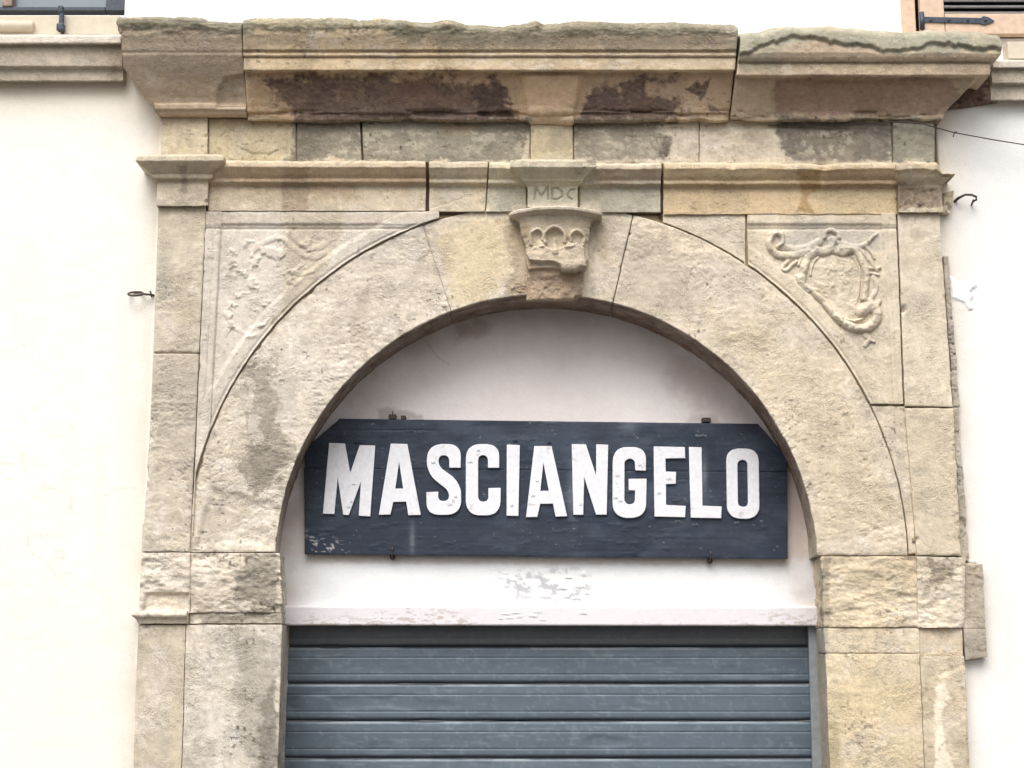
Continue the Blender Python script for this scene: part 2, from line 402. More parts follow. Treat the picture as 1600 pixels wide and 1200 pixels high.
BACK = 0.02
def grid_obj(name, P, parent=None, mat=None, seed=0, amp=.003, ledge=.5, pit=.5, edge=.006, base=BASE,
             back=BACK, relief=None, warp=None, colour=None, skirt='LRTB', wobble=.002, mottle=1.0, post=None, crack=None, **tags):
    """P: (rows, cols, 3) base surface, rows top to bottom, cols left to right as seen from the street"""
    mat = mat or M_STONE
    P = np.array(P, float)
    if warp is not None: P = warp(P)
    px, py = proj(P)
    du = np.gradient(P, axis=1); dv = np.gradient(P, axis=0)
    Nn = np.cross(dv, du); Nn /= (np.linalg.norm(Nn, axis=2, keepdims=True) + 1e-12)
    if Nn[..., 1].mean() > 0: Nn = -Nn
    h = np.zeros(P.shape[:2])
    if amp: h += roughness(P, seed, amp, ledge, pit)
    if edge:
        lu = np.cumsum(np.linalg.norm(np.diff(P, axis=1, prepend=P[:, :1]), axis=2), axis=1)
        lv = np.cumsum(np.linalg.norm(np.diff(P, axis=0, prepend=P[:1]), axis=2), axis=0)
        e = np.minimum(np.minimum(lu, lu[:, -1:] - lu), np.minimum(lv, lv[-1:] - lv))
        r = edge * .42 * (.5 + 2.2 * np.clip(fbm(P[..., 0] * 22, P[..., 1] * 22, P[..., 2] * 22, seed + 50, 3), 0, 1) * 1.6 + .4)
        r = r * (1 + 3.2 * sstep(.28, .5, fbm(P[..., 0] * 13, P[..., 1] * 13, P[..., 2] * 13, seed + 53, 3)))
        h -= r * np.clip(1 - e / (r * 1.5), 0, 1) ** 1.6 * .9
    if relief is not None: h += relief(px, py, P)
    if crack:
        for pts, w, d in crack:
            dd, _ = line_d(px + 2.0 * fbm(P[..., 0]*40, 0, P[..., 2]*40, 900, 3), py + 2.0 * fbm(P[..., 0]*40, 5, P[..., 2]*40, 901, 3), pts)
            h -= d * np.clip(1 - dd / w, 0, 1)
    cc = colour(P, px, py) if colour else stone_colour(P, px, py, base, seed * 0, mottle)
    Q = P + Nn * h[..., None]
    if wobble:
        for k, s in ((0, 601), (2, 602)):
            Q[..., k] += wobble * fbm(P[..., 0] * 18, P[..., 1] * 18, P[..., 2] * 18, s, 3)
    if post is not None: Q = post(Q, px, py)
    n, m = P.shape[:2]
    idx = np.arange(n * m).reshape(n, m)
    faces = [np.stack([idx[:-1, :-1], idx[1:, :-1], idx[1:, 1:], idx[:-1, 1:]], -1).reshape(-1, 4)]
    V = [Q.reshape(-1, 3)]; CC = [cc.reshape(-1, 3)]; off = n * m
    def sk(line, cl, flip):
        nonlocal off
        k = len(line); b = line.copy(); b[:, 1] = np.maximum(back, line[:, 1] + .001)
        mid = (line + b) / 2
        V.extend([line, mid, b]); CC.extend([cl, cl, cl])
        a = off + np.arange(k)
        for t in (0, k):
            f = np.stack([a[:-1] + t, a[1:] + t, a[1:] + t + k, a[:-1] + t + k], -1)
            if flip: f = f[:, ::-1]
            faces.append(f)
        off += 3 * k
    if 'T' in skirt: sk(Q[0], cc[0], False)
    if 'B' in skirt: sk(Q[-1], cc[-1], True)
    if 'L' in skirt: sk(Q[:, 0], cc[:, 0], True)
    if 'R' in skirt: sk(Q[:, -1], cc[:, -1], False)
    me = raw_mesh(name, np.concatenate(V), np.concatenate(faces), mat, np.clip(np.concatenate(CC), .003, .9))
    return link(name, me, parent, **tags)

RES = .0048
def samples(L, res=RES, lo=6): return max(lo, int(L / res))
def quad(tl, tr, br, bl, Y, res=RES, g=.0008):
    """flat block front between four photo pixels on the plane Y; g shrinks it for the joint"""
    pts = [up(p[0], p[1], Y) for p in (tl, tr, br, bl)]
    if min(tl[1], tr[1]) > 860 and Y < -.03 and Y > -.1: g = -.0022
    (ax, az), (bx, bz), (cx, cz), (dx, dz) = [(float(q[0]), float(q[1])) for q in pts]
    ax += g; dx += g; bx -= g; cx -= g; az -= g; bz -= g; cz += g; dz += g
    m = samples(max(abs(bx - ax), abs(cx - dx)), res); n = samples(max(abs(az - dz), abs(bz - cz)), res)
    u = np.linspace(0, 1, m)[None]; v = np.linspace(0, 1, n)[:, None]
    X = (ax * (1-u) + bx * u) * (1-v) + (dx * (1-u) + cx * u) * v
    Z = (az * (1-u) + bz * u) * (1-v) + (dz * (1-u) + cz * u) * v
    return np.stack([X, np.full_like(X, Y), Z], -1)
def polyline_resample(pts, res):
    pts = np.array(pts, float); out = [pts[0]]
    for a, b in zip(pts[:-1], pts[1:]):
        k = max(1, int(np.linalg.norm(b - a) / res))
        for i in range(1, k + 1): out.append(a + (b - a) * i / k)
    return np.array(out)
def moulding(x0, x1, prof, fascia, ml=0, mr=0, res=RES, slope=0., g=.0012, x0b=None, x1b=None):
    """horizontal moulding: prof = [(photo row, Y)...] top to bottom; ml/mr = mitred return (1) or plain end (0).
    x0,x1 are photo columns of the fascia ends (x0b/x1b at the bottom when the end leans)"""
    pz = [(Y, upz(y, Y)) for y, Y in prof]
    R = polyline_resample(pz, res)
    yr = 600 if True else 0
    mid = prof[len(prof)//2][0]
    X0, X1 = upx(x0, mid, fascia), upx(x1, mid, fascia)
    X0b = upx(x0b, mid, fascia) if x0b is not None else X0
    X1b = upx(x1b, mid, fascia) if x1b is not None else X1
    t = (R[:, 1].max() - R[:, 1]) / (np.ptp(R[:, 1]) + 1e-9)
    proj_ = fascia - R[:, 0]
    L = X0 * (1 - t) + X0b * t + g - ml * proj_; Rr = X1 * (1 - t) + X1b * t - g + mr * proj_
    m = samples(X1 - X0, res); u = np.linspace(0, 1, m)[None]
    X = L[:, None] * (1 - u) + Rr[:, None] * u
    Yg = np.repeat(R[:, :1], m, 1); Z = np.repeat(R[:, 1:2], m, 1)
    Z = Z + slope * X
    return np.stack([X, Yg, Z], -1)

# arch circle, fitted in the plane of the ring's face
YR = -.05
def fit(pts):
    X, Z = up([p[0] for p in pts], [p[1] for p in pts], YR)
    A = np.stack([2 * X, 2 * Z, np.ones_like(X)], -1)
    s = np.linalg.lstsq(A, X * X + Z * Z, rcond=None)[0]
    return s[0], s[1], math.sqrt(s[2] + s[0] ** 2 + s[1] ** 2)
INN = fit([(437,860),(450,760),(487,665),(540,590),(620,522),(705,487),(800,465),(860,461),(957,472),(1050,512),(1130,570),(1205,655),(1255,745),(1282,862)])
OUT = fit([(298,830),(318,700),(380,573),(470,463),(560,397),(620,366),(1165,408),(1255,497),(1330,600),(1390,700),(1425,810)])
print('inner', INN, 'outer', OUT)
YT = .25      # tympanum plane

# ================================================================== STREET
def flat(name, x0, x1, y0, y1, z, mat):
    me = bpy.data.meshes.new(name)
    me.from_pydata([(x0,y0,z),(x1,y0,z),(x1,y1,z),(x0,y1,z)], [], [(0,1,2,3)]); me.materials.append(mat); return me
M_STREET = plain_mat('dark_asphalt_street', (66, 64, 62), .9, 0, .2, 6)
link('street', flat('street', -600, 600, -600, 600, 0, M_STREET), kind='structure')

# ================================================================== FACADE
facade = empty('building_facade', (0, 0, 0), 'cream plastered house front with string courses and windows at its top corners', 'building')
WIN_L = (upx(-420, 10, 0), upx(195, 10, 0), upz(24, 0), upz(24, 0) + 1.6)
WIN_R = (upx(1408, 20, 0), upx(2010, 20, 0), upz(60, 0), upz(60, 0) + 1.6)
def seq(a, b, inside, outside):
    v = []; x = a
    while x < b:
        v.append(x); x += inside if -2.75 < x < 2.75 else outside
    v.append(b); return v
gx = sorted(set(np.round(seq(-9, 9, .014, .3) + [WIN_L[0], WIN_L[1], WIN_R[0], WIN_R[1]], 5)))
gz = []
z = 0.0
while z < 9:
    gz.append(z); z += .014 if 1.55 < z < 5.2 else .25
gz = sorted(set(np.round(gz + [9, WIN_L[2], WIN_L[3], WIN_R[2], WIN_R[3]], 5)), reverse=True)
gx, gz = np.array(gx), np.array(gz)
X, Z = np.meshgrid(gx, gz)
P = np.stack([X, np.zeros_like(X), Z], -1)
PORTAL = [(252,190),(245,330),(238,552),(222,862),(214,960),(211,1200),(vext(211,1200,1800),1800),(vext(1512,1200,1800),1800),(1512,1200),(1508,1030),(1540,1028),(1536,880),(1505,872),(1488,560),(1474,400),(1470,330),(1465,190)]
WALLBASE = C(241, 236, 228)
def plaster_col(P, px, py):
    x, z = P[..., 0], P[..., 2]
    c = np.ones(P.shape) * np.array(WALLBASE)
    n = fbm(x * 1.5, 0, z * .9, 801, 4)[..., None]; n2 = fbm(x * 8, 0, z * 1.6, 802, 4)[..., None]
    c = c * (1 + .035 * n + .03 * n2 * np.array([.8, 1, 1.25]))
    # upper storey and the right side are whiter
    k = (sstep(70, 40, py) * .9)[..., None]; c = c * (1 - k) + .86 * k
    k = (sstep(1440, 1540, px) * .7)[..., None]; c = c * (1 - k) + np.array(C(250, 249, 246)) * k
    # beige tint beside and under the stone, fading outwards
    sd = -poly_sd(px, py, PORTAL)
    d = (np.exp(-np.clip(sd, 0, None) / 22) * .5 * (sd > 0) * sstep(60, 140, py) * (1 + .8 * fbm(x * 9, 0, z * 5, 803, 4)))[..., None]
    c = c * (1 - d) + np.array(C(214, 200, 176)) * d
    sm = fbm(x * 3, 3, z * 7, 811, 5, .6)
    d = (.22 * sstep(.05, .5, sm) * sstep(240, 130, px) * sstep(780, 900, py))[..., None]
    c = c * (1 - d) + np.array(C(216, 208, 194)) * d
    d = (.5 * sstep(215, 135, py) * (py > 100) * sstep(300, 150, px) * (1 + .5 * n2[..., 0]))[..., None]
    c = c * (1 - d) + np.array(C(232, 218, 194)) * d
    # faint vertical run-off streaks and thin hairline cracks in the limewash
    k = (.10 * sstep(.1, .5, fbm(x * 13, 0, z * .7, 815, 4, .6)) * sstep(-.3, .3, fbm(x * 1.3, 2, z * 1.1, 816, 3)))[..., None]
    c = c * (1 - k) + np.array(C(188, 180, 166)) * k
    ck = np.abs(fbm(x * 1.9, 5, z * 1.9, 817, 4, .55)); k = (.35 * sstep(.007, .001, ck) * sstep(.1, .4, fbm(x * 1.1, 9, z * 1.1, 818, 3)))[..., None]
    c = c * (1 - k) + np.array(C(190, 182, 170)) * k
    # faint horizontal crack line left
    ld, _ = line_d(px, py + 2 * fbm(x * 8, 1, 0, 820, 3), [(-100, 458), (90, 461), (165, 466), (215, 460)])
    d = (.35 * np.clip(1 - ld / 2.2, 0, 1) * sstep(-.3, .3, fbm(x * 6, 2, 0, 821, 3)))[..., None]
    c = c * (1 - d) + np.array(C(180, 170, 155)) * d
    # mortar behind the stones
    mk = (sd < -3)[..., None]
    return np.where(mk, np.array(C(120, 100, 80)), c)
def plaster_relief(px, py, P):
    x, z = P[..., 0], P[..., 2]
    h = .004 * fbm(x * 1.7, 0, z * 1.7, 830, 3) + .0012 * fbm(x * 14, 0, z * 14, 831, 4)
    chip = poly_sd(px + 3 * fbm(x*30, 0, z*30, 840, 3), py + 3 * fbm(x*30, 4, z*30, 841, 3), [(1488,468),(1508,474),(1513,484),(1521,480),(1516,462),(1528,446),(1510,432),(1484,425),(1484,440)])
    return h
# cells of openings are dropped
cx_, cz_ = (X[:-1, :-1] + X[1:, 1:]) / 2, (Z[:-1, :-1] + Z[1:, 1:]) / 2
hole = np.zeros(cx_.shape, bool)
for w in (WIN_L, WIN_R): hole |= (cx_ > w[0]) & (cx_ < w[1]) & (cz_ > w[2]) & (cz_ < w[3])
rm = (INN[2] + .10)
hole |= ((cx_ - INN[0]) ** 2 + (cz_ - INN[1]) ** 2 < rm ** 2) & (cz_ > INN[1])
hole |= (np.abs(cx_ - INN[0]) < rm) & (cz_ <= INN[1])
px, py = proj(P)
cc = plaster_col(P, px, py)
P[..., 1] -= plaster_relief(px, py, P)
idx = np.arange(X.size).reshape(X.shape)
Fq = np.stack([idx[:-1, :-1], idx[1:, :-1], idx[1:, 1:], idx[:-1, 1:]], -1)[~hole]
link('plaster_wall', raw_mesh('plaster_wall', P.reshape(-1, 3), Fq, M_PLASTER, np.clip(cc.reshape(-1, 3), 0, .88)), facade)

# loose flake of plaster on the right
def flake(name, poly, Y, th, mat, rgb, parent, bend=.004, **tags):
    xs = [p[0] for p in poly]; ys = [p[1] for p in poly]
    Pq = quad((min(xs), min(ys)), (max(xs), min(ys)), (max(xs), max(ys)), (min(xs), max(ys)), Y, .004)
    px, py = proj(Pq); nz = 2 * fbm(Pq[..., 0] * 60, 0, Pq[..., 2] * 60, 31, 3)
    sd = poly_sd(px + nz, py + nz, poly)
    Pq[..., 1] -= th * sstep(0, 3, sd) + bend * sstep(0, 25, sd)
    k = (sd > -.3); keep = k[:-1, :-1] | k[1:, 1:]
    idx = np.arange(sd.size).reshape(sd.shape)
    Fq = np.stack([idx[:-1, :-1], idx[1:, :-1], idx[1:, 1:], idx[:-1, 1:]], -1)[keep]
    cc = np.ones((sd.size, 3)) * np.array(C(*rgb))
    return link(name, raw_mesh(name, Pq.reshape(-1, 3), Fq, mat, cc), parent, **tags)
flake('plaster_flake', [(1486,466),(1506,474),(1512,485),(1521,482),(1517,470),(1521,462),(1516,456),(1528,444),(1518,438),(1500,440),(1482,430)], .0, .006, M_PLASTER, (250, 249, 246), facade, .0)

# tympanum: recessed plaster field
TX0, TX1 = INN[0] - rm, INN[0] + rm
ztop = INN[1] + rm
z0t = upz(950, YT)
nx, nz_ = samples(TX1 - TX0, .008), samples(ztop - z0t, .008)
X, Z = np.meshgrid(np.linspace(TX0, TX1, nx), np.linspace(ztop, z0t, nz_))
P = np.stack([X, np.full_like(X, YT), Z], -1)
def tymp_col(P, px, py):
    x, z = P[..., 0], P[..., 2]
    c = np.ones(P.shape) * np.array(C(244, 233, 230))
    n = fbm(x * 3, 0, z * 3, 851, 5, .6)[..., None]
    c = c * (1 + .07 * n * np.array([.8, 1, 1.05]))
    # lower strip painted colder white
    k = (sstep(858, 876, py))[..., None]; c = c * (1 - k) + np.array(C(249, 249, 253)) * k
    # browner along the intrados and in the corners, with a ragged edge
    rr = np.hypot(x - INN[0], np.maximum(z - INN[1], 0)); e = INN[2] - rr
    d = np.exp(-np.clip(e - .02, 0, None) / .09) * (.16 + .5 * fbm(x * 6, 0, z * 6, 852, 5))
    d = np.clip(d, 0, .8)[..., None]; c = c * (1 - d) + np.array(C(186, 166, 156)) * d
    for poly, rgb, a, soft, warp in (
        ([(708,512),(735,500),(770,508),(765,520),(735,528),(715,530)], (164,138,128), .5, 8, 12),
        ([(480,866),(1231,872),(1231,884),(480,878)], (214,200,188), .7, 5, 5),  # shade under the sign's lower edge, painted in
        ([(1232,720),(1250,730),(1262,870),(1232,874)], (206,186,172), .55, 8, 8),  # sign's soft shadow at its right edge, painted into the plaster
        ([(1050,560),(1120,600),(1180,660),(1100,640),(1040,600)], (205,188,184), .5, 18, 14),
        ([(590,640),(610,635),(660,650),(660,658),(590,656)], (170,160,156), .6, 4, 5),
        ([(1080,648),(1120,650),(1130,662),(1070,662)], (190,180,174), .5, 4, 5)):
        wx = fbm(x * 30, 0, z * 30, 860, 4) * warp
        k = (sstep(-soft, soft, poly_sd(px + wx, py - wx, poly)) * a)[..., None]
        c = c * (1 - k) + np.array(C(*rgb)) * k
    # small grey flaking spots
    k = (sstep(.02, .22, fbm(x * 26, 0, z * 40, 870, 4, .6)) * sstep(-6, 14, poly_sd(px, py, [(775,890),(905,882),(928,900),(926,945),(790,946)])) * .8)[..., None]
    c = c * (1 - k) + np.array(C(182, 182, 188)) * k
    k = (sstep(.3, .45, fbm(x * 70, 9, z * 70, 871, 3, .6)) * .35 * (py < 640))[..., None] * 0
    ld, _ = line_d(px + 3 * fbm(x*30, 0, z*30, 861, 3), py, [(660,528),(672,540),(685,558),(702,570)])
    k = (.35 * np.clip(1 - ld / 1.2, 0, 1))[..., None]; c = c * (1 - k) + np.array(C(120, 105, 95)) * k
    return c
def tymp_relief(px, py, P):
    x, z = P[..., 0], P[..., 2]
    h = .005 * fbm(x * 2.5, 0, z * 2.5, 880, 3) + .0012 * fbm(x * 22, 0, z * 22, 881, 3)
    return h
grid_obj('tympanum', P, facade, M_PLASTER, colour=tymp_col, relief=tymp_relief, amp=0, edge=0, skirt='', wobble=0)
for k, (fx, fy, w, hh) in enumerate([(878,918,14,5),(905,916,12,4),(900,934,15,5),(884,932,9,3),(768,889,8,3),(790,895,9,4),(782,902,7,3),(917,926,6,4),(888,902,10,3),(912,896,8,6)]):
    flake('paint_flake', [(fx-w*.6,fy+hh*.3),(fx-w*.2,fy-hh*.6),(fx+w*.6,fy-hh*.2),(fx+w*.3,fy+hh*.6)], YT-.003, .004, M_PAINT, (244,244,248), facade, .006)

def box(name, x0, x1, y0, y1, z0, z1, mat, parent=None, bev=.003, rgb=None, **tags):
    import bmesh
    bm = bmesh.new(); r = bmesh.ops.create_cube(bm, size=1)
    for v in bm.verts:
        v.co.x = x0 + (v.co.x + .5) * (x1 - x0); v.co.y = y0 + (v.co.y + .5) * (y1 - y0); v.co.z = z0 + (v.co.z + .5) * (z1 - z0)
    if bev: bmesh.ops.bevel(bm, geom=bm.edges[:], offset=bev, segments=2, affect='EDGES', profile=.5)
    me = bpy.data.meshes.new(name); bm.to_mesh(me); bm.free()
    if rgb is not None:
        a = me.color_attributes.new('Col', 'FLOAT_COLOR', 'POINT')
        c = np.ones((len(me.vertices), 4), np.float32); c[:, :3] = C(*rgb); a.data.foreach_set('color', c.ravel())
    me.materials.append(mat)
    return link(name, me, parent, **tags)
def tube(name, pts, r, mat, parent=None, seg=8, closed=False, taper=None, **tags):
    pts = [Vector(p) for p in pts]; n = len(pts); V = []; Fc = []
    for i, p in enumerate(pts):
        a = pts[(i - 1) % n] if (closed or i > 0) else p; b = pts[(i + 1) % n] if (closed or i < n - 1) else p
        t = (b - a).normalized(); s = t.cross(Vector((0, 0, 1)))
        if s.length < .1: s = t.cross(Vector((0, 1, 0)))
        s.normalize(); w = t.cross(s).normalized()
        rr = r * (taper[i] if taper else 1)
        for k in range(seg):
            an = 2 * math.pi * k / seg; V.append(p + s * rr * math.cos(an) + w * rr * math.sin(an))
    m = n if closed else n - 1
    for i in range(m):
        for k in range(seg):
            j = (i + 1) % n; Fc.append((i*seg+k, i*seg+(k+1)%seg, j*seg+(k+1)%seg, j*seg+k))
    if not closed: Fc.append(tuple(range(seg))[::-1]); Fc.append(tuple(range((n-1)*seg, n*seg)))
    me = bpy.data.meshes.new(name); me.from_pydata([tuple(v) for v in V], [], Fc); me.materials.append(mat)
    for p in me.polygons: p.use_smooth = True
    return link(name, me, parent, **tags)

# white transom rail over the shutter
def transom_col(P, px, py):
    x, z = P[..., 0], P[..., 2]
    c = np.ones(P.shape) * np.array(C(228, 224, 226))
    c = c * (1 + .05 * fbm(x * 4, 0, z * 9, 890, 4)[..., None])
    k = sstep(.10, .22, fbm(x * 34, 0, z * 110, 891, 4, .6)) * sstep(.0, .5, fbm(x * 3.2, 0, 0, 892, 3) + .22 + .02 * (py - 962))
    k = (k * .55)[..., None]
    return c * (1 - k) + np.array(C(168, 150, 136)) * k
Pt = moulding(440, 1280, [(946, YT+.005),(947.5, YT-.028),(949, YT-.034),(975.5, YT-.034),(977.5, YT-.03),(978, YT+.10)], YT, res=.004, g=0, slope=-.0012)
grid_obj('transom_rail', Pt, facade, M_PAINT, colour=transom_col, amp=.0007, edge=0, ledge=0, wobble=.001, back=.3, skirt='')
for fx, fy, w, hh in [(790,959,12,3),(805,957,14,3),(812,963,10,4),(833,962,13,5),(796,965,10,3),(848,968,10,3),(911,957,12,5),(840,956,12,3),(782,966,8,3)]:
    flake('paint_flake', [(fx-w*.6,fy+hh*.3),(fx-w*.2,fy-hh*.6),(fx+w*.6,fy-hh*.3),(fx+w*.3,fy+hh*.6)], YT-.036, .003, M_PAINT, (240,236,238), facade, .005)

# string courses left and right
def course(x0, x1, prof, parent, **k):
    return grid_obj('string_course', moulding(x0, x1, prof, -.05, res=.007), parent, base=C(198, 188, 168), amp=.0012, ledge=.2, edge=.002, back=.01, mottle=.6, **k)
course(-1500, 194, [(54,-.04),(55.5,-.125),(67,-.125),(69,-.12),(70,-.095),(104,-.085),(108,-.065),(112,-.06),(127,-.055),(128.5,.0)], facade, label='grey stone string course left of the portal cornice')
course(1546, 3300, [(93,-.04),(94.5,-.11),(106,-.11),(107,-.09),(130,-.085),(134,-.06),(157,-.055),(159,.0)], facade, label='beige stone string course right of the portal cornice')

# upper left window
def win_common(w, name):
    return None
wl_ = empty('window', (0, 0, 0)); wl_.parent = facade; wl_['label'] = 'window at the top left corner with dark frame and black latch'
yb = .10
x0, x1, z0, z1 = WIN_L
zb = upz(19, .10)
for nm, a in (('reveal', (x1, x1+.01, 0.002, .3, z0, z1)), ('reveal', (x0-.01, x0, 0.002, .3, z0, z1)), ('reveal', (x0, x1, 0.002, .3, z1, z1+.01))):
    box(nm, *a, M_CREAM, wl_, 0)
box('frame', upx(166, 10, .09), x1 - .002, .08, .14, zb, z1, M_DARKFRAME, wl_)
box('frame', x0 + .002, upx(166, 10, .09) - .002, .082, .138, zb, zb + .02, M_DARKFRAME, wl_)
box('frame', upx(4, 10, .09), upx(20, 10, .09), .075, .13, zb + .022, z1, M_WOOD2, wl_, label='brown wooden upright of the window')
box('pane', x0 + .005, upx(166, 10, .09) - .004, .115, .122, zb + .021, z1 - .002, M_GLASS, wl_, 0)
box('sill', -8.5, upx(190, 35, .02), -.012, .28, upz(54.5, -.01), upz(24, -.012), M_CREAM, facade, .004, label='beige stone sill band under the left window')
# rounded cream bead on the sill
tube('sill_bead', [(-8, -.02, upz(40, -.03)), (upx(48, 40, -.03), -.02, upz(40, -.03)), (upx(52, 40, -.03), -.018, upz(40, -.03))], .026, M_CREAM, facade, 16, taper=[1, 1, .85])
# black latch
lx = upx(96, 30, -.04)
latch = empty('shutter_latch', (lx, -.02, upz(40, -.04)), 'small dark iron shutter catch standing on the sill below the top left window', 'latch')
box('stem', lx - .010, lx + .010, -.05, -.028, upz(45, -.04), upz(18, -.04), M_IRONBLUE, latch, .004)
box('knob', lx - .018, lx + .018, -.058, -.024, upz(49, -.04), upz(38, -.04), M_IRONBLUE, latch, .006)
box('tip', lx - .015, lx + .007, -.055, -.024, upz(21, -.04), upz(10, -.04), M_IRONBLUE, latch, .005)
box('bracket', lx - .007, lx + .007, -.03, .0, upz(49, -.04), upz(44, -.04), M_IRONBLUE, latch, .002)

# upper right window with louvred shutter
wr = empty('window', (0, 0, 0)); wr.parent = facade; wr['label'] = 'window at the top right corner with salmon wooden frame'
x0, x1, z0, z1 = WIN_R
box('jamb_board', x0 - .002, upx(1430, 20, -.01), -.014, .12, z0 - .02, z1, M_WOOD, wr, .004)
box('back_panel', x0, x1, .12, .13, z0, z1, M_DARKROOM, wr, 0)
box('sill', upx(1574, 80, -.06), 8, -.07, .1, upz(93, -.06), upz(66, -.06), M_CREAM, facade, .004, label='pale sill under the top right window')
sh = empty('louvred_shutter', (upx(1437, 40, -.03), -.02, z0), 'salmon wooden louvred shutter with an iron strap hinge at the top right corner', 'shutter')
s0 = upx(1437, 20, -.03); s1 = x1 - .04
zr = upz(23, -.03)
box('stile', s0, upx(1474, 20, -.03), -.045, -.005, z0 + .002, z1 - .02, M_WOOD, sh, .004)
box('stile', s1 - .09, s1, -.045, -.005, z0 + .002, z1 - .02, M_WOOD, sh, .004)
box('bottom_rail', upx(1474, 20, -.03) + .002, s1 - .092, -.045, -.005, z0 + .002, zr, M_WOOD, sh, .004)
zz = zr + .012
import bmesh
lv = None
i = 0
while zz < z1 - .08:
    if lv is None:
        bm = bmesh.new(); bmesh.ops.create_cube(bm, size=1)
        Lx0, Lx1 = upx(1474, 20, -.03) + .001, s1 - .091
        for v in bm.verts:
            yy = v.co.y * .038; tz = v.co.z * .008
            a = math.radians(35)
            v.co = ((Lx0 + Lx1) / 2 + v.co.x * (Lx1 - Lx0), yy * math.cos(a) - tz * math.sin(a), yy * math.sin(a) + tz * math.cos(a))
        lv = bpy.data.meshes.new('louvre'); bm.to_mesh(lv); bm.free(); lv.materials.append(M_LOUVRE)
    o = link('louvre', lv, sh); o.location = (0, -.026, zz)
    zz += .031; i += 1
# strap hinge
hg = bpy.data.meshes.new('strap_hinge')
def extr_poly(name, poly, Y, th, mat, parent, **tags):
    pts = [up(p[0], p[1], Y) for p in poly]; n = len(pts)
    V = [(float(a), Y, float(b)) for a, b in pts] + [(float(a), Y + th, float(b)) for a, b in pts]
    Fc = [tuple(range(n)), tuple(range(2*n-1, n-1, -1))] + [(i, i + n, (i+1) % n + n, (i+1) % n) for i in range(n)]
    me = bpy.data.meshes.new(name); me.from_pydata(V, [], Fc); me.materials.append(mat)
    return link(name, me, parent, **tags)
extr_poly('strap_hinge', [(1437,26),(1532,28),(1537,25),(1545,27),(1554,32.5),(1545,36.5),(1537,38.5),(1531,36),(1437,34)], -.052, .006, M_IRONBLUE, sh)
hp = (upx(1440, 30, -.05), -.055)
tube('hinge_pin', [(hp[0], hp[1], upz(46, -.05)), (hp[0], hp[1], upz(20, -.05))], .012, M_IRONBLUE, sh, 10)
for bx_ in (1454, 1482, 1512, 1540):
    X_, Z_ = upx(bx_, 31.5, -.053), upz(31.5, -.053)
    tube('rivet', [(X_, -.0525, Z_), (X_, -.056, Z_)], .006, M_IRON, sh, 8)

# ================================================================== STONE PORTAL
portal = empty('stone_portal', (INN[0], 0, 0), 'weathered sandstone arched doorway with cornice, keystone console and carved spandrels around the shop sign', 'doorway')
def blk(name, tl, tr, br, bl, Y=-.06, seed=1, parent=portal, res=RES, **k):
    return grid_obj(name, quad(tl, tr, br, bl, Y, res), parent, seed=seed, **k)

# ---- mortar bed just behind the stone faces, seen in the joints
bx = np.linspace(-1.95, 2.35, 500); bz = np.linspace(upz(194, -.036), 0.01, 560)
X, Z = np.meshgrid(bx, bz); P = np.stack([X, np.full_like(X, -.037), Z], -1)
px, py = proj(P)
sd = poly_sd(px, py, PORTAL)
out_ = (sd < 12) | (px > 1470) | ((px < 300) & (py > 900) & (py < 985)) | ((X - INN[0]) ** 2 + (Z - INN[1]) ** 2 < (INN[2] + .05) ** 2) | ((Z < INN[1]) & (np.abs(X - INN[0]) < INN[2] + .06))
P[..., 1] = np.where(py > 1032, -.046, np.where(py > 850, -.024, np.where((px < 300) | (px > 1425) | ((py < 620) & ((px < 309) | (px > 1412))), -.052, np.where((py > 256) & (py < 331), -.050, np.where((py > 740), -.026, -.041))))) + .004 * fbm(X * 30, 0, Z * 30, 555, 4)
cc = np.ones(P.shape) * np.array(C(146, 132, 106)) * (1 + .3 * fbm(X * 12, 0, Z * 12, 556, 4)[..., None])
for pts, w in (([(668,250),(668,334)],9), ([(985,338),(955,485)],8), ([(322,328),(310,552),(296,864)],6), ([(1034,254),(1034,340)],8), ([(330,333),(1400,338)],2), ([(1401,336),(1412,634)],4), ([(565,190),(568,254)],5), ([(298,865),(440,865)],4)):
    dd, _ = line_d(px, py, pts); k = sstep(w, w * .5, dd)[..., None]; cc = cc * (1 - k) + np.array(C(80, 66, 54)) * k
keep = ~out_; keep = keep[:-1, :-1] & keep[1:, 1:] & keep[1:, :-1] & keep[:-1, 1:]
idx = np.arange(X.size).reshape(X.shape)
Fq = np.stack([idx[:-1, :-1], idx[1:, :-1], idx[1:, 1:], idx[:-1, 1:]], -1)[keep]
link('mortar_bed', raw_mesh('mortar_bed', P.reshape(-1, 3), Fq, M_STONE, cc.reshape(-1, 3)), portal)

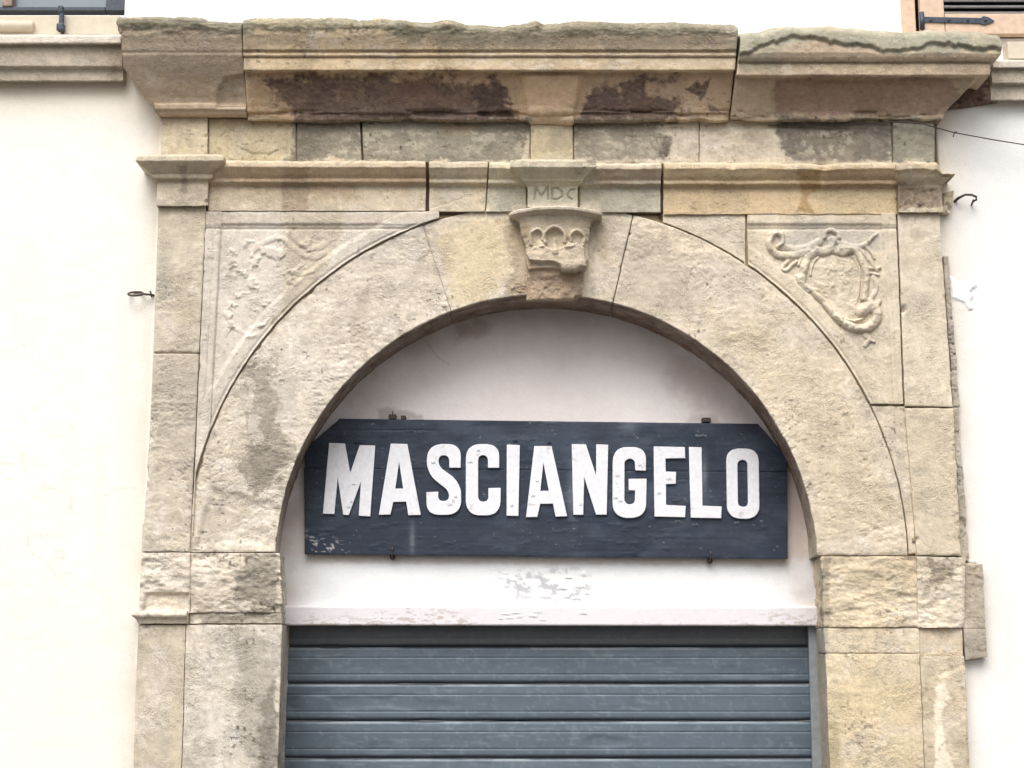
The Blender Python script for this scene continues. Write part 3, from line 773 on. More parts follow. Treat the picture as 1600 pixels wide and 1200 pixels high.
# ---- ring: three long voussoirs, front face, arris and soffit in one surface
def ring_block(name, a0, a1, seed, **k):
    """a0,a1: px points giving the joint ends (outer, inner) left then right"""
    r0, r1 = OUT[2] - .004, INN[2]
    prof = polyline_resample([(1.0, YR), (.03, YR), (.008, YR + .004), (.0, YR + .014), (0, .27)], RES) if False else None
    # rows: outer radius -> inner radius -> back into the soffit
    nf = samples(r0 - r1, RES)
    t = np.concatenate([np.linspace(0, 1, nf), np.ones(3), np.ones(samples(.31, .010))])
    yb = np.concatenate([np.full(nf, YR), [YR + .003, YR + .009, YR + .016], np.linspace(YR + .026, YT + .03, samples(.31, .010))])
    inset = np.concatenate([np.zeros(nf), [-.003, -.005, -.006], np.full(samples(.31, .010), -.006)])
    (A0, A1), (B0, B1) = a0, a1
    L = abs(B1 - A1) * r1 * 1.25
    m = samples(L, RES)
    u = np.linspace(0, 1, m)[None]; tt = t[:, None]
    th_o = A0 + (B0 - A0) * u; th_i = A1 + (B1 - A1) * u
    th = th_o * (1 - tt) + th_i * tt
    ox = OUT[0] + r0 * np.cos(th_o); oz = OUT[1] + r0 * np.sin(th_o)
    ix = INN[0] + r1 * np.cos(th_i); iz = INN[1] + r1 * np.sin(th_i)
    X = ox * (1 - tt) + ix * tt + inset[:, None] * np.cos(th_i) * 0; Z = oz * (1 - tt) + iz * tt
    X = X + .024 * np.cos(th_i) * np.clip((yb[:, None] - YR) / .30, 0, 1)
    Yg = np.repeat(yb[:, None], m, 1)
    def shaded_soffit(P, px, py):
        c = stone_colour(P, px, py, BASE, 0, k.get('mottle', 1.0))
        # brown soffit stone, darkened in the colour for shade, ragged towards the arris
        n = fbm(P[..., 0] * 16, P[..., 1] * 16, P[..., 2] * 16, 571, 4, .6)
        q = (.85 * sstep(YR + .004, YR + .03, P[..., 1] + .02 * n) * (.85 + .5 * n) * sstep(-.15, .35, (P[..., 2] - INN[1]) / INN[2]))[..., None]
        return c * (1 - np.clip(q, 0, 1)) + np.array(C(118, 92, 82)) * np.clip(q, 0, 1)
    return grid_obj(name, np.stack([X, Yg, Z], -1), portal, seed=seed, back=.1, skirt='LRT', colour=shaded_soffit, **k)
def ang(c, p):
    X, Z = up(p[0], p[1], YR); return math.atan2(float(Z) - c[1], float(X) - c[0])
gp = .0014
zS = upz(863, YR)
aL0 = (math.pi - math.asin(max(-1, min(1, (zS - OUT[1]) / OUT[2]))), math.pi - math.asin((zS - INN[1]) / INN[2]))
zS2 = upz(868, YR)
aR0 = (math.asin((zS2 - OUT[1]) / OUT[2]), math.asin((zS2 - INN[1]) / INN[2]))
jl = (ang(OUT, (658, 345)), ang(INN, (705, 487))); jr = (ang(OUT, (988, 340)), ang(INN, (957, 475)))
def sh_(a, d): return (a[0] + d / OUT[2], a[1] + d / INN[2])
SOF = []
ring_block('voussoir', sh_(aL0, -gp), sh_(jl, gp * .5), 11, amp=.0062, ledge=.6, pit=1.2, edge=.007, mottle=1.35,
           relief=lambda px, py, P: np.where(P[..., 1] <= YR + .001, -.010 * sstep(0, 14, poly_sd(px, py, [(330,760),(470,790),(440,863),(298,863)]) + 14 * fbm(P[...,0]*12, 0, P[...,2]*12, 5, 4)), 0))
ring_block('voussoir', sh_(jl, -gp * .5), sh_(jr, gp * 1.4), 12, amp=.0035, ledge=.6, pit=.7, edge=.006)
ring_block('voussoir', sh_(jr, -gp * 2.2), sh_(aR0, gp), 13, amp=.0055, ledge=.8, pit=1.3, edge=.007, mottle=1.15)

# ---- spandrels
def spandrel(side, y0, y1, xe_top, xe_bot, xlim, Y, seed, name, relief, res=.0042, **k):
    z0, z1 = upz(y0, Y), upz(y1, Y)
    n = samples(z0 - z1, res)
    zz = np.linspace(z0 - .002, z1 + .002, n)
    t = np.linspace(0, 1, n)
    xe = np.array([upx(xe_top * (1 - a) + xe_bot * a, y0 * (1 - a) + y1 * a, Y) for a in t])
    R = OUT[2] + .003
    arc = np.sqrt(np.clip(R * R - (zz - OUT[1]) ** 2, 0, None))
    lim = upx(xlim, y0, Y)
    if side < 0: xa = np.minimum(OUT[0] - arc, lim); A, B = xe + .002, np.maximum(xa, xe + .006)
    else: xa = np.maximum(OUT[0] + arc, lim); A, B = np.minimum(xa, xe - .006), xe - .002
    m = samples((B - A).max(), res)
    u = np.linspace(0, 1, m)[None]
    X = A[:, None] * (1 - u) + B[:, None] * u; Z = np.repeat(zz[:, None], m, 1)
    return grid_obj(name, np.stack([X, np.full_like(X, Y), Z], -1), portal, seed=seed, relief=relief, **k)
def arc_d(P): return np.hypot(P[..., 0] - OUT[0], P[..., 2] - OUT[1]) - OUT[2]
def fillet(d, a, b, h, s=.004): return h * sstep(a - s, a + s, d) * sstep(b + s, b - s, d)
def border(px, py, P, xin, ytop, sgn):
    ad = arc_d(P)
    # raised flat band along the arc with a small hollow, and the moulded frame on top and side
    h = .009 * sstep(.088, .060, ad) - .004 * np.exp(-((ad - .012) / .007) ** 2)
    h = h + .010 * sstep(ytop + 3, ytop - 1, py) - .006 * np.exp(-((py - ytop) / 1.6) ** 2) - .006 * np.exp(-((py - ytop - 6) / 1.6) ** 2)
    dx = (px - xin(py)) * sgn            # positive towards the panel's field
    h = h + np.where(dx < 3, .010 * sstep(3, -1, dx), 0) - .004 * np.exp(-((dx - 1) / 1.8) ** 2) - .003 * np.exp(-((dx + 9) / 1.8) ** 2)
    return np.minimum(h, .013)
def strokes(px, py, items):
    h = np.zeros(px.shape)
    for pts, w0, w1, hh in items:
        d, fr = line_d(px, py, smooth_line(pts)); w = (w0 + (w1 - w0) * fr) * 1.12
        q = np.clip(1 - (d / w) ** 2, 0, 1)
        prof = np.clip(q, 0, 1) ** .62
        h = np.maximum(h, hh * .98 * prof) + .12 * np.minimum(h, hh * prof)
    return h
# left: almost worn away carving
carveL = [
 ([(455,366),(470,380),(485,388),(500,386),(512,376),(508,368),(498,370)], 5, 4, .008),
 ([(395,392),(420,376),(440,372),(455,384),(470,396),(490,402),(505,396)], 5, 4, .007),
 ([(455,425),(470,428),(488,424)], 4, 3, .006),
 ([(362,400),(372,420),(366,432),(355,428)], 4, 4, .005),
 ([(352,490),(368,512),(392,526)], 4, 3, .007),
 ([(392,512),(410,508),(420,500)], 3, 3, .005),
]
def relL(px, py, P):
    x, z = P[..., 0], P[..., 2]
    wx = 2.5 * fbm(x * 25, 0, z * 25, 66, 4)
    return border(px, py, P, lambda y: 346 - (y - 350) * .055, 352, 1) + .72 * (.45 + .55 * sstep(-.25, .25, fbm(x * 11, 0, z * 11, 79, 3))) * strokes(px + wx, py + wx, carveL) + .008 * sstep(0, .4, fbm(x * 17, 1, z * 21, 67, 4, .6)) * sstep(0, 12, poly_sd(px, py, [(350,365),(520,365),(470,450),(400,535),(350,530)]))
spandrel(-1, 331, 838, 322, 300, 686, -.05, 21, 'spandrel_panel', relL, amp=.0022, ledge=.5, pit=.5, edge=.003, base=C(212, 203, 184), mottle=.8)
# right: small plain stone, then the carved panel
spandrel(1, 333, 415, 1165, 1165, 1036, -.052, 22, 'spandrel_stone', None, amp=.003, ledge=1.1, pit=.4, edge=.004)
relR0 = lambda px, py, P: border(px, py, P, lambda y: 1378 + (y - 350) * .065, 352, -1)
spandrel(1, 333, 632, 1400, 1411, 1167, -.05, 23, 'spandrel_panel', relR0, amp=.0014, ledge=.25, pit=.3, edge=.003, base=C(211, 200, 174), mottle=.7)
def relLow(px, py, P):
    return -.006 * np.exp(-((px - (1398 + (py - 640) * .13)) / 5) ** 2)
z_ = 870
spandrel(1, 634, 866, 1414, 1433, 1350, -.05, 24, 'spandrel_stone', relLow, amp=.002, ledge=.4, pit=.4, edge=.003)

# carved cartouche of the right spandrel, a shield in a scrolled frame
cart = [
 ([(1278,402),(1270,412),(1266,430)], 2.2, 2, .011), ([(1334,402),(1342,420),(1342,446),(1339,470)], 2.4, 2.2, .012), ([(1292,474),(1310,493),(1330,502),(1346,499)], 2.4, 2.4, .016),
 # left scroll
 ([(1262,392),(1245,398),(1228,400),(1212,396),(1202,384),(1203,370),(1214,364),(1222,370),(1222,380),(1216,386)], 7, 4, .020),
 ([(1222,386),(1240,390),(1262,388),(1280,378)], 6, 7, .016),
 # top crest
 ([(1288,372),(1290,364),(1299,360),(1308,365),(1310,372)], 4, 4, .018),
 ([(1275,392),(1288,394),(1299,386),(1300,376)], 7, 7, .020), ([(1326,392),(1313,394),(1301,388),(1300,376)], 7, 7, .020),
 ([(1310,380),(1335,386),(1352,382),(1362,372),(1370,366)], 6, 3, .013),
 # right frame
 ([(1312,388),(1332,392),(1346,406),(1352,424),(1353,445),(1350,468)], 6, 5, .020),
 ([(1330,386),(1350,396),(1362,412),(1370,424)], 4, 3, .014), ([(1350,384),(1362,396),(1366,404)], 3.5, 2.5, .012),
 ([(1356,428),(1364,428),(1372,430)], 3, 3, .012), ([(1356,420),(1364,420),(1374,419)], 3, 3, .012),
 ([(1364,434),(1370,446),(1366,458),(1360,468)], 4, 4, .012),
 ([(1358,470),(1368,476),(1374,472)], 5, 4, .016),
 # left frame
 ([(1274,393),(1262,402),(1257,416),(1254,430),(1252,440)], 6.5, 6, .020),
 ([(1266,392),(1252,404),(1248,414)], 3, 3, .012),
 ([(1236,402),(1228,412),(1222,420),(1226,424),(1236,416),(1244,408)], 4, 3, .013),
 ([(1250,436),(1256,446),(1266,453),(1276,455)], 5, 4, .019), ([(1246,432),(1250,444),(1262,456)], 4, 4, .013),
 # bottom roll
 ([(1272,458),(1288,474),(1304,494),(1322,508),(1342,514),(1360,510),(1370,498),(1368,484),(1356,480),(1346,488)], 5, 9, .024),
 ([(1352,524),(1358,530),(1352,540)], 5, 4, .012), ([(1356,532),(1366,534)], 3, 3, .010),
]
shield = [(1266,396),(1300,394),(1338,398),(1350,420),(1350,470),(1358,500),(1330,506),(1300,480),(1274,456),(1260,430)]
def cart_h(px, py, P):
    x, z = P[..., 0], P[..., 2]
    w = 1.3 * fbm(x * 32, 0, z * 32, 71, 3); w2 = 1.3 * fbm(x * 32, 7, z * 32, 72, 3)
    h = strokes(px + w, py + w2, cart)
    s = .006 * sstep(-1, 14, poly_sd(px + w, py, shield))
    s = s * (1 + .5 * fbm(x * 28, 0, z * 28, 73, 4)) + .0035 * sstep(.0, .5, fbm(x * 26, 3, z * 26, 74, 3)) * (s > .002)
    h = np.maximum(h, s)
    return h * (1 + .15 * fbm(x * 60, 0, z * 60, 75, 3)) * (.85 + .3 * sstep(-.4, .3, fbm(x * 14, 0, z * 14, 78, 3)))
Pc = quad((1192, 352), (1384, 352), (1384, 548), (1192, 548), -.0500, .0024)
pcx, pcy = proj(Pc); hc = cart_h(pcx, pcy, Pc)
hc0 = hc.copy(); hc = hc * 1.15 - .0035 + roughness(Pc, 23, .0014, .25, .3)
ccol = stone_colour(Pc, pcx, pcy, C(211, 200, 174), 0, .7)
Q = Pc.copy(); Q[..., 1] -= hc
kp = hc0 > .0004; keep = kp[:-1, :-1] | kp[1:, 1:] | kp[1:, :-1] | kp[:-1, 1:]
idx = np.arange(hc.size).reshape(hc.shape)
Fq = np.stack([idx[:-1, :-1], idx[1:, :-1], idx[1:, 1:], idx[:-1, 1:]], -1)[keep]
link('carved_cartouche', raw_mesh('carved_cartouche', Q.reshape(-1, 3), Fq, M_STONE, ccol.reshape(-1, 3)), portal)

# ---- pilasters
YP = -.065
blk('pilaster_block', (247,320),(322,320),(311,551),(240,551), YP, 31, amp=.0035, pit=.8, edge=.005, base=C(206,194,164))
blk('pilaster_block', (240,552),(311,552),(296,862),(222,862), YP, 32, amp=.0055, pit=1.6, ledge=.8, edge=.007, base=C(198,187,162), mottle=1.3)
blk('pilaster_block', (1403,331),(1468,331),(1489,636),(1414,634), YP, 33, amp=.0025, pit=.4, edge=.006, base=C(210,199,174), mottle=.8)
blk('pilaster_block', (1414,637),(1490,638),(1502,868),(1433,868), YP, 34, amp=.003, pit=.7, edge=.006, base=C(206,194,166), mottle=.8)
# rough back stones showing at the right edge
blk('edge_stone', (1474,400),(1482,400),(1500,636),(1489,636), -.03, 35, amp=.009, pit=1.5, edge=.006, base=C(172,164,150), wobble=.008)
blk('edge_stone', (1488,637),(1498,637),(1515,875),(1500,875), -.03, 36, amp=.009, pit=1.5, edge=.006, base=C(178,170,154), wobble=.008)

# ---- imposts and jambs: front, arris and the inner side in one surface
def jamb(name, side, y0, y1, xo0, xo1, xi0, xi1, Y, seed, res=RES, **k):
    """side -1: left jamb (inner edge on the right). xo = outer column, xi = inner column at rows y0/y1"""
    O = (upx(xo0, y0, Y), upx(xo1, y1, Y)); I = (upx(xi0, y0, Y), upx(xi1, y1, Y))
    z0, z1 = upz(y0, Y) - .0004, upz(y1, Y) + .0004
    n = samples(z0 - z1, res); v = np.linspace(0, 1, n)[:, None]
    nf = samples(abs(I[0] - O[0]), res); nb = samples(.33, .012)
    t = np.concatenate([np.linspace(0, 1, nf), np.ones(2 + nb)])
    yy = np.concatenate([np.full(nf, Y), [Y + .004, Y + .012], np.linspace(Y + .024, YT + .12, nb)])
    push = np.concatenate([np.zeros(nf), [.003, .005], np.full(nb, .006)])
    o = O[0] * (1 - v) + O[1] * v - side * 0; i_ = I[0] * (1 - v) + I[1] * v
    sg = 1 if side < 0 else -1
    X = (o + sg * .0002) * (1 - t[None]) + i_ * t[None] - sg * .024 * np.clip((yy[None] - Y) / .30, 0, 1)
    Z = z0 * (1 - v) + z1 * v + 0 * X
    Yg = np.repeat(yy[None], n, 0)
    P = np.stack([X, Yg, Z], -1)
    if side > 0: P = P[:, ::-1]
    return grid_obj(name, P, portal, seed=seed, back=.05, skirt='TBL' if side < 0 else 'TBR', **k)
def lump(seed, amp, f=9):
    def r(px, py, P):
        x, y, z = P[..., 0], P[..., 1], P[..., 2]
        t = fbm(x * f, y * f, z * f * 2.2, seed, 5, .6)
        tt = t * 4; fr = tt - np.floor(tt)
        return amp * (.5 * t + .5 * (np.floor(tt) + sstep(.7, 1, fr)) / 3)
    return r
IX = [(x, y) for x, y in ((438, 863), (440, 975))]
blk('impost_block', (222,864),(296,864),(295,957),(217,957), YP, 41, amp=.006, ledge=1.2, edge=.0028, mottle=1.1,
    relief=lambda px, py, P: lump(201, .013)(px, py, P) * sstep(928, 922, py) - .016 * sstep(-2, 2, poly_sd(px, py, [(228,927),(294,927),(294,955),(222,955)])))
jamb('impost_block', -1, 864, 957, 297, 297, 438, 441, YR - .005, 42, amp=.006, ledge=1.0, edge=.0028, relief=lump(202, .013), mottle=1.2)
Pm = moulding(219, 294, [(954, -.06), (955, YP-.018), (957, YP-.030), (961, YP-.034), (964, YP-.030), (966, YP-.02), (969, YP-.014), (974.5, YP-.008), (975.5, -.02)], YP, ml=1, mr=0, res=.003)
grid_obj('impost_moulding', Pm, portal, seed=43, amp=.0022, ledge=.3, edge=.003)
jamb('impost_moulding', -1, 957.5, 974, 296, 296, 440, 441, YR + .006, 44, amp=.006, ledge=1.0, edge=.0028, res=.004, relief=lump(203, .010))
blk('pilaster_block', (217,977),(289,977),(vext(286,1200,1790),1790),(vext(212,1200,1790),1790), YP+.005, 45, amp=.003, pit=.9, edge=.0028, res=.006, base=C(200,188,160))
jamb('jamb_block', -1, 976, 1790, 291, vext(288,1200,1790), 441, vext(430,1200,1790), YR - .006, 46, amp=.0042, ledge=.5, pit=1.1, edge=.0028, base=C(204,195,174), res=.006, mottle=1.3)
# right
jamb('impost_block', 1, 869, 980, 1432, 1436, 1284, 1287, YR - .006, 51, amp=.006, ledge=1.2, pit=1.2, edge=.0028, relief=lump(204, .012, 11), base=C(206,190,156))
jamb('impost_block', 1, 981, 1020, 1436, 1437, 1287, 1290, YR - .002, 52, amp=.003, ledge=.6, edge=.0028, base=C(208,194,162), res=.004)
blk('impost_block', (1434,870),(1508,872),(1506,980),(1436,980), YP, 53, amp=.006, ledge=1.2, pit=1.0, edge=.0028, relief=lump(205, .014, 10))
blk('impost_block', (1437,982),(1503,982),(1504,1024),(1437,1024), YP + .02, 54, amp=.0018, ledge=.3, edge=.0028, base=C(206,190,160))
blk('impost_block', (1508,880),(1535,882),(1539,981),(1506,981), -.045, 55, amp=.008, ledge=1.0, edge=.0028, base=C(190,178,152))
blk('impost_block', (1506,983),(1540,983),(1542,1026),(1510,1030), -.045, 56, amp=.006, ledge=.8, edge=.0028, base=C(170,160,144))
jamb('jamb_block', 1, 1021, 1790, 1437, vext(1441,1200,1790), 1290, vext(1298,1200,1790), YR - .006, 57, amp=.004, ledge=.7, pit=.7, edge=.0028, base=C(212,196,160), res=.006)
blk('pilaster_block', (1439,1026),(1506,1026),(vext(1512,1200,1790),1790),(vext(1443,1200,1790),1790), YP + .012, 58, amp=.003, ledge=.5, pit=.7, edge=.0028, base=C(202,188,158), res=.006,
    relief=lambda px, py, P: .007 * sstep(-3, 3, poly_sd(px + 5 * fbm(P[...,0]*25,0,P[...,2]*25,99,4), py, [(1468,1060),(1510,1040),(1520,1500),(1465,1500)])))

# ---- architrave with its small crowning moulding
AF = -.062
def arch_prof(d=0., top=252, bot=330): return [(top-1.5, -.02), (top, AF-.062-d), (top+2, AF-.070-d), (top+9, AF-.070-d), (top+11, AF-.064-d), (top+20, AF-.046-d), (top+27, AF-.028-d), (top+30, AF-.030-d), (top+33, AF-.028-d), (top+36, AF-.012-d), (top+40, AF-d), (bot, AF-d), (bot+1, -.02)]
def chips(amp, seed, y1=275):
    """broken, sagging upper lip"""
    def w(P):
        px, py = proj(P); n = fbm(P[..., 0] * 7, 0, 0, seed, 5, .65); n2 = fbm(P[..., 0] * 28, 0, 0, seed + 4, 4, .6)
        k = sstep(y1, y1 - 18, py)
        d = amp * (np.clip(n, -1, 1) * 1.2 + .35 * n2) * k
        P = P.copy(); P[..., 2] += np.minimum(d, amp * .3); P[..., 1] += np.abs(d) * .8 * k
        return P
    return w
grid_obj('architrave_block', moulding(326, 666, arch_prof(0, 252, 330), AF), portal, seed=61, amp=.002, ledge=.5, edge=.004, warp=chips(.006, 610), base=C(210,194,160))
grid_obj('architrave_block', moulding(671, 764, arch_prof(0, 253, 331), AF, x1b=758), portal, seed=62, amp=.002, ledge=.5, edge=.004, warp=chips(.006, 620), base=C(210,196,164), crack=[([(672,326),(735,306),(775,292)], 1.4, .003)])
grid_obj('architrave_block', moulding(766, 822, arch_prof(0, 254, 331), AF, x0b=759), portal, seed=63, amp=.002, ledge=.5, edge=.004, warp=chips(.006, 630), base=C(206,196,166))
grid_obj('architrave_block', moulding(905, 1032, arch_prof(0, 255, 332), AF), portal, seed=64, amp=.0025, ledge=.6, edge=.005, warp=chips(.008, 640), base=C(196,188,164))
grid_obj('architrave_block', moulding(1036, 1401, arch_prof(0, 255, 335), AF), portal, seed=65, amp=.0032, ledge=.7, edge=.006, warp=chips(.010, 650), base=C(210,186,136), wobble=.004)
cp = [(240.5, -.02), (242, AF-.105), (244, AF-.112), (251, AF-.112), (253, AF-.106), (262, AF-.080), (272, AF-.052), (275, AF-.054), (279, AF-.050), (282, AF-.034), (286, AF-.028), (322, AF-.028), (323.5, -.02)]
grid_obj('capital_block', moulding(246, 326, cp, AF-.028, ml=1, mr=1, res=.004), portal, seed=66, amp=.0022, ledge=.5, edge=.004, warp=chips(.004, 660, 262), base=C(206,194,166))
cpr = [(252.5, -.02), (254, AF-.095), (256, AF-.100), (264, AF-.098), (268, AF-.080), (276, AF-.066), (281, AF-.050), (286, AF-.032), (290, AF-.024), (332, AF-.024), (334, -.02)]
def right_cap_warp(P):
    px, py = proj(P)
    P = chips(.008, 670, 285)(P)
    k = sstep(1462, 1475, px) * sstep(292, 262, py)
    P[..., 2] -= .045 * k * sstep(275, 250, py); P[..., 1] += .02 * k
    return P
grid_obj('capital_block', moulding(1402, 1472, cpr, AF-.024, ml=.3, mr=.62, res=.004), portal, seed=67, amp=.003, ledge=.7, edge=.007, warp=right_cap_warp, base=C(204,188,154), crack=[([(1412,300),(1420,312),(1415,322)],2.4,.006),([(1424,296),(1434,306),(1430,318),(1440,322)],2.6,.006),([(1444,298),(1450,312)],2.4,.006),([(1456,300),(1462,312),(1458,324)],2.4,.006),([(1438,300),(1462,298)],2,.005)],
    relief=lambda px, py, P: -.006 * sstep(0, 5, poly_sd(px, py, rect(1404, 292, 1470, 328))) * (1 + 1.2 * fbm(P[...,0]*45, 0, P[...,2]*45, 680, 3)))
blk('capital_block', (1474,300),(1492,296),(1486,332),(1474,333), -.05, 68, amp=.005, edge=.008, base=C(200,184,150))
# keystone cap with its carved numerals
kp_ = [(248.5, -.02), (250, AF-.110), (252, AF-.116), (261, AF-.114), (264, AF-.106), (279, AF-.060), (283, AF-.056), (285, AF-.044), (289, AF-.036), (292, AF-.030), (324, AF-.030), (326, -.02)]
MDC = [[(835,311),(838,294),(846,306),(856,292),(857,311)], [(863,311),(863,294),(872,294),(879,300),(879,306),(872,311),(863,311)], [(898,296),(891,297),(887,303),(889,309),(894,311)]]
def mdc(px, py, P):
    h = np.zeros(px.shape)
    for s in MDC:
        d, _ = line_d(px, py, s); h = np.minimum(h, -.009 * np.clip(1 - d / 2.3, 0, 1))
    return h
def cap_col(P, px, py):
    c = stone_colour(P, px, py, C(196, 190, 166))
    for s_ in MDC:      # darker along the incised numerals
        d, _ = line_d(px, py, s_); c = c * (1 - .26 * np.clip(1.3 - d / 1.9, 0, 1)[..., None])
    return c
grid_obj('keystone_cap', moulding(824, 903, kp_, AF-.030, ml=.95, mr=.95, res=.0028), portal, seed=69, amp=.0018, ledge=.4, edge=.004, warp=chips(.005, 690, 266), relief=mdc, colour=cap_col)

# ---- frieze
YFZ = -.05
blk('frieze_block', (326,184),(463,184),(463,252),(326,250), YFZ, 71, amp=.003, ledge=.9, edge=.005, base=C(196,184,150), crack=[([(345,215),(352,204),(366,202)],1.3,.008),([(375,232),(395,240),(420,241),(435,234)],1.5,.009),([(400,220),(412,222)],1.3,.008)])
blk('frieze_block', (463,191),(562,191),(565,252),(463,252), YFZ, 72, amp=.004, ledge=1.0, edge=.005, g=None) if False else \
blk('frieze_block', (464,184),(562,184),(565,253),(464,252), YFZ, 72, amp=.004, ledge=1.0, edge=.005)
blk('frieze_block', (565,184),(828,184),(828,255),(568,253), YFZ, 73, amp=.0055, ledge=1.2, edge=.006, mottle=1.3)
blk('frieze_block', (897,184),(1092,185),(1092,256),(897,254), YFZ, 74, amp=.0055, ledge=1.2, edge=.006, mottle=1.2)
blk('frieze_block', (1093,185),(1394,185),(1394,258),(1093,256), YFZ, 75, amp=.0045, ledge=1.2, edge=.006)
blk('frieze_pilaster', (253,176),(324,176),(324,246),(250,246), YFZ-.022, 76, amp=.002, ledge=.4, edge=.004, base=C(202,190,160))
blk('frieze_pilaster', (829,188),(895,188),(895,252),(829,252), YFZ-.022, 77, amp=.0025, ledge=.6, edge=.004, base=C(198,184,150))
blk('frieze_pilaster', (1396,186),(1461,186),(1461,256),(1396,256), YFZ-.022, 78, amp=.004, ledge=.8, edge=.006, base=C(180,172,148))

# ---- cornice: three big blocks
CF = -.075
def topline(pts, y_nom, y_fade, x_amp=.5, seed=0):
    xs = [p[0] for p in pts]; ys = [p[1] for p in pts]
    def w(P):
        px, py = proj(P)
        want = np.interp(px, xs, ys) + 2.2 * fbm(P[..., 0] * 14, 0, 0, seed, 5, .65) * x_amp * 2
        k = sstep(y_fade, y_nom, py)
        P = P.copy(); P[..., 2] -= (want - y_nom) * k / 335
        P[..., 1] += np.clip(want - y_nom, 0, 40) * k * .0016
        return P
    return w
cor = [(31, -.10), (32, CF-.17), (34, CF-.205), (38, CF-.215), (44, CF-.213), (56, CF-.200), (70, CF-.185), (78, CF-.178), (80, CF-.166), (83, CF-.166), (84, CF-.172), (88, CF-.168), (90, CF-.158), (92, CF-.160), (109, CF-.158), (111, CF-.152), (112.5, CF-.120), (122, CF-.105), (136, CF-.082), (152, CF-.058), (166, CF-.040), (176, CF-.030), (178, CF-.020), (187, CF-.016), (190, CF-.006), (191, -.04)]
def cove(px, py, P):
    # the bed mould breaks forward over the keystone strip
    w = 44 - (py - 120) * .16
    k = sstep(w + 6, w - 2, np.abs(px - 861)) * sstep(112, 122, py)
    h = .016 * k
    e = .012 * sstep(0, 30, py - 150) * (np.clip(fbm(P[...,0]*6, 0, P[...,2]*24, 730, 4), -.5, .5))
    broken = -.016 * sstep(-.05, .25, fbm(P[..., 0] * 5, 0, P[..., 2] * 30, 731, 4)) * sstep(168, 178, py)
    return h + e + broken * (np.abs(px - 861) > 50)
def mossy(seed):
    return lambda px, py, P: (.006 * fbm(P[..., 0] * 34, P[..., 1] * 34, P[..., 2] * 60, seed, 4, .65) + .006 * np.floor(fbm(P[..., 0] * 7, 0, P[..., 2] * 50, seed + 1, 4) * 4) / 4) * sstep(66, 46, py)
t2 = topline([(388,33),(450,31),(520,32),(560,36),(590,31),(630,36),(660,38),(700,34),(740,42),(790,42),(838,36),(850,42),(895,36),(960,37),(1040,38),(1120,40),(1148,42)], 34, 70, .6, 711)
grid_obj('cornice_block', moulding(390, 1147, cor, CF, res=.0046, x1b=1136), portal, seed=81, amp=.0022, ledge=.6, pit=.3, edge=.005, warp=t2, relief=lambda a, b, c: cove(a, b, c) + mossy(741)(a, b, c), base=C(204,184,148), back=-.02)
corL = [(29, -.10), (30, CF-.17), (32, CF-.205), (38, CF-.208), (50, CF-.195), (66, CF-.178), (80, CF-.166), (86, CF-.160), (100, CF-.140), (118, CF-.112), (136, CF-.082), (152, CF-.056), (161, CF-.046), (163, CF-.054), (170, CF-.052), (174, CF-.040), (180, CF-.030), (183, CF-.008), (184, -.04)]
t1 = topline([(180,34),(188,28),(240,29),(320,31),(325,35),(385,37)], 31, 62, .5, 712)
def c1_end(P):
    P = t1(P); px, py = proj(P)
    # return is cut plumb beside the string course
    lim = np.interp(py, [28, 36, 50, 100, 126, 140, 152, 162, 176, 184], [184, 182, 189, 191, 196, 213, 228, 240, 243, 252])
    xn = P[..., 0]; t = sstep(300, 200, px)
    X_lim = np.array(up(lim, py, P[..., 1])[0])
    P[..., 0] = np.maximum(xn, X_lim)
    return P
grid_obj('cornice_block', moulding(254, 387, corL, CF, ml=1.15, res=.0046, x1b=389), portal, seed=82, amp=.0028, ledge=.7, pit=.4, edge=.005, warp=c1_end, base=C(188,172,146), back=.0,
    relief=lambda px, py, P: mossy(742)(px, py, P) - .012 * sstep(0, 8, poly_sd(px, py, [(335,172),(338,140),(352,118),(390,112),(390,172)])) - .004 * np.exp(-((py - 82) / 2.0) ** 2))
corR = [(49, -.10), (50, CF-.17), (51.5, CF-.196), (54, CF-.204), (66, CF-.207), (82, CF-.206), (90, CF-.196), (96, CF-.184), (98, CF-.172), (101, CF-.172), (117, CF-.168), (119, CF-.162), (121, CF-.130), (132, CF-.110), (148, CF-.078), (162, CF-.050), (174, CF-.032), (178, CF-.026), (186, CF-.020), (190, CF-.008), (191, -.04)]
t3 = topline([(1150,62),(1175,58),(1210,52),(1235,48),(1260,52),(1300,50),(1350,54),(1410,57),(1440,56),(1500,57),(1560,60),(1582,64)], 52, 92, .7, 713)
def c3_rel(px, py, P):
    x, z = P[..., 0], P[..., 2]
    # split-off crust: the green top slab overhangs a broken ledge whose lower edge wanders
    edge_y = np.interp(px, [1150,1200,1240,1280,1340,1400,1450,1500,1580], [86,70,58,62,72,78,68,73,78]) + 7 * fbm(x * 9, 0, z * 3, 750, 5, .7) + 5 * fbm(x * 30, 0, z * 9, 753, 4, .65)
    crust = .012 * (1 + .6 * fbm(x * 5, 2, 0, 754, 3)) * sstep(edge_y + 1.5, edge_y - 1.5, py) - .004 * np.exp(-((py - edge_y - 3) / 3) ** 2)
    low = -.010 * sstep(0, 6, poly_sd(px, py, [(1212,122),(1226,120),(1380,122),(1382,182),(1205,180),(1203,150)]))
    lip = -.02 * sstep(.0, .4, fbm(x * 4.5, 3, z * 9, 751, 4)) * sstep(96, 100, py) * sstep(125, 116, py) * sstep(1260, 1150, px)
    bot = -.012 * sstep(0, .3, fbm(x * 6, 0, z * 30, 752, 4)) * sstep(170, 178, py)
    return crust + low + lip + bot
def c3_warp(P):
    P = t3(P); px, py = proj(P)
    return P
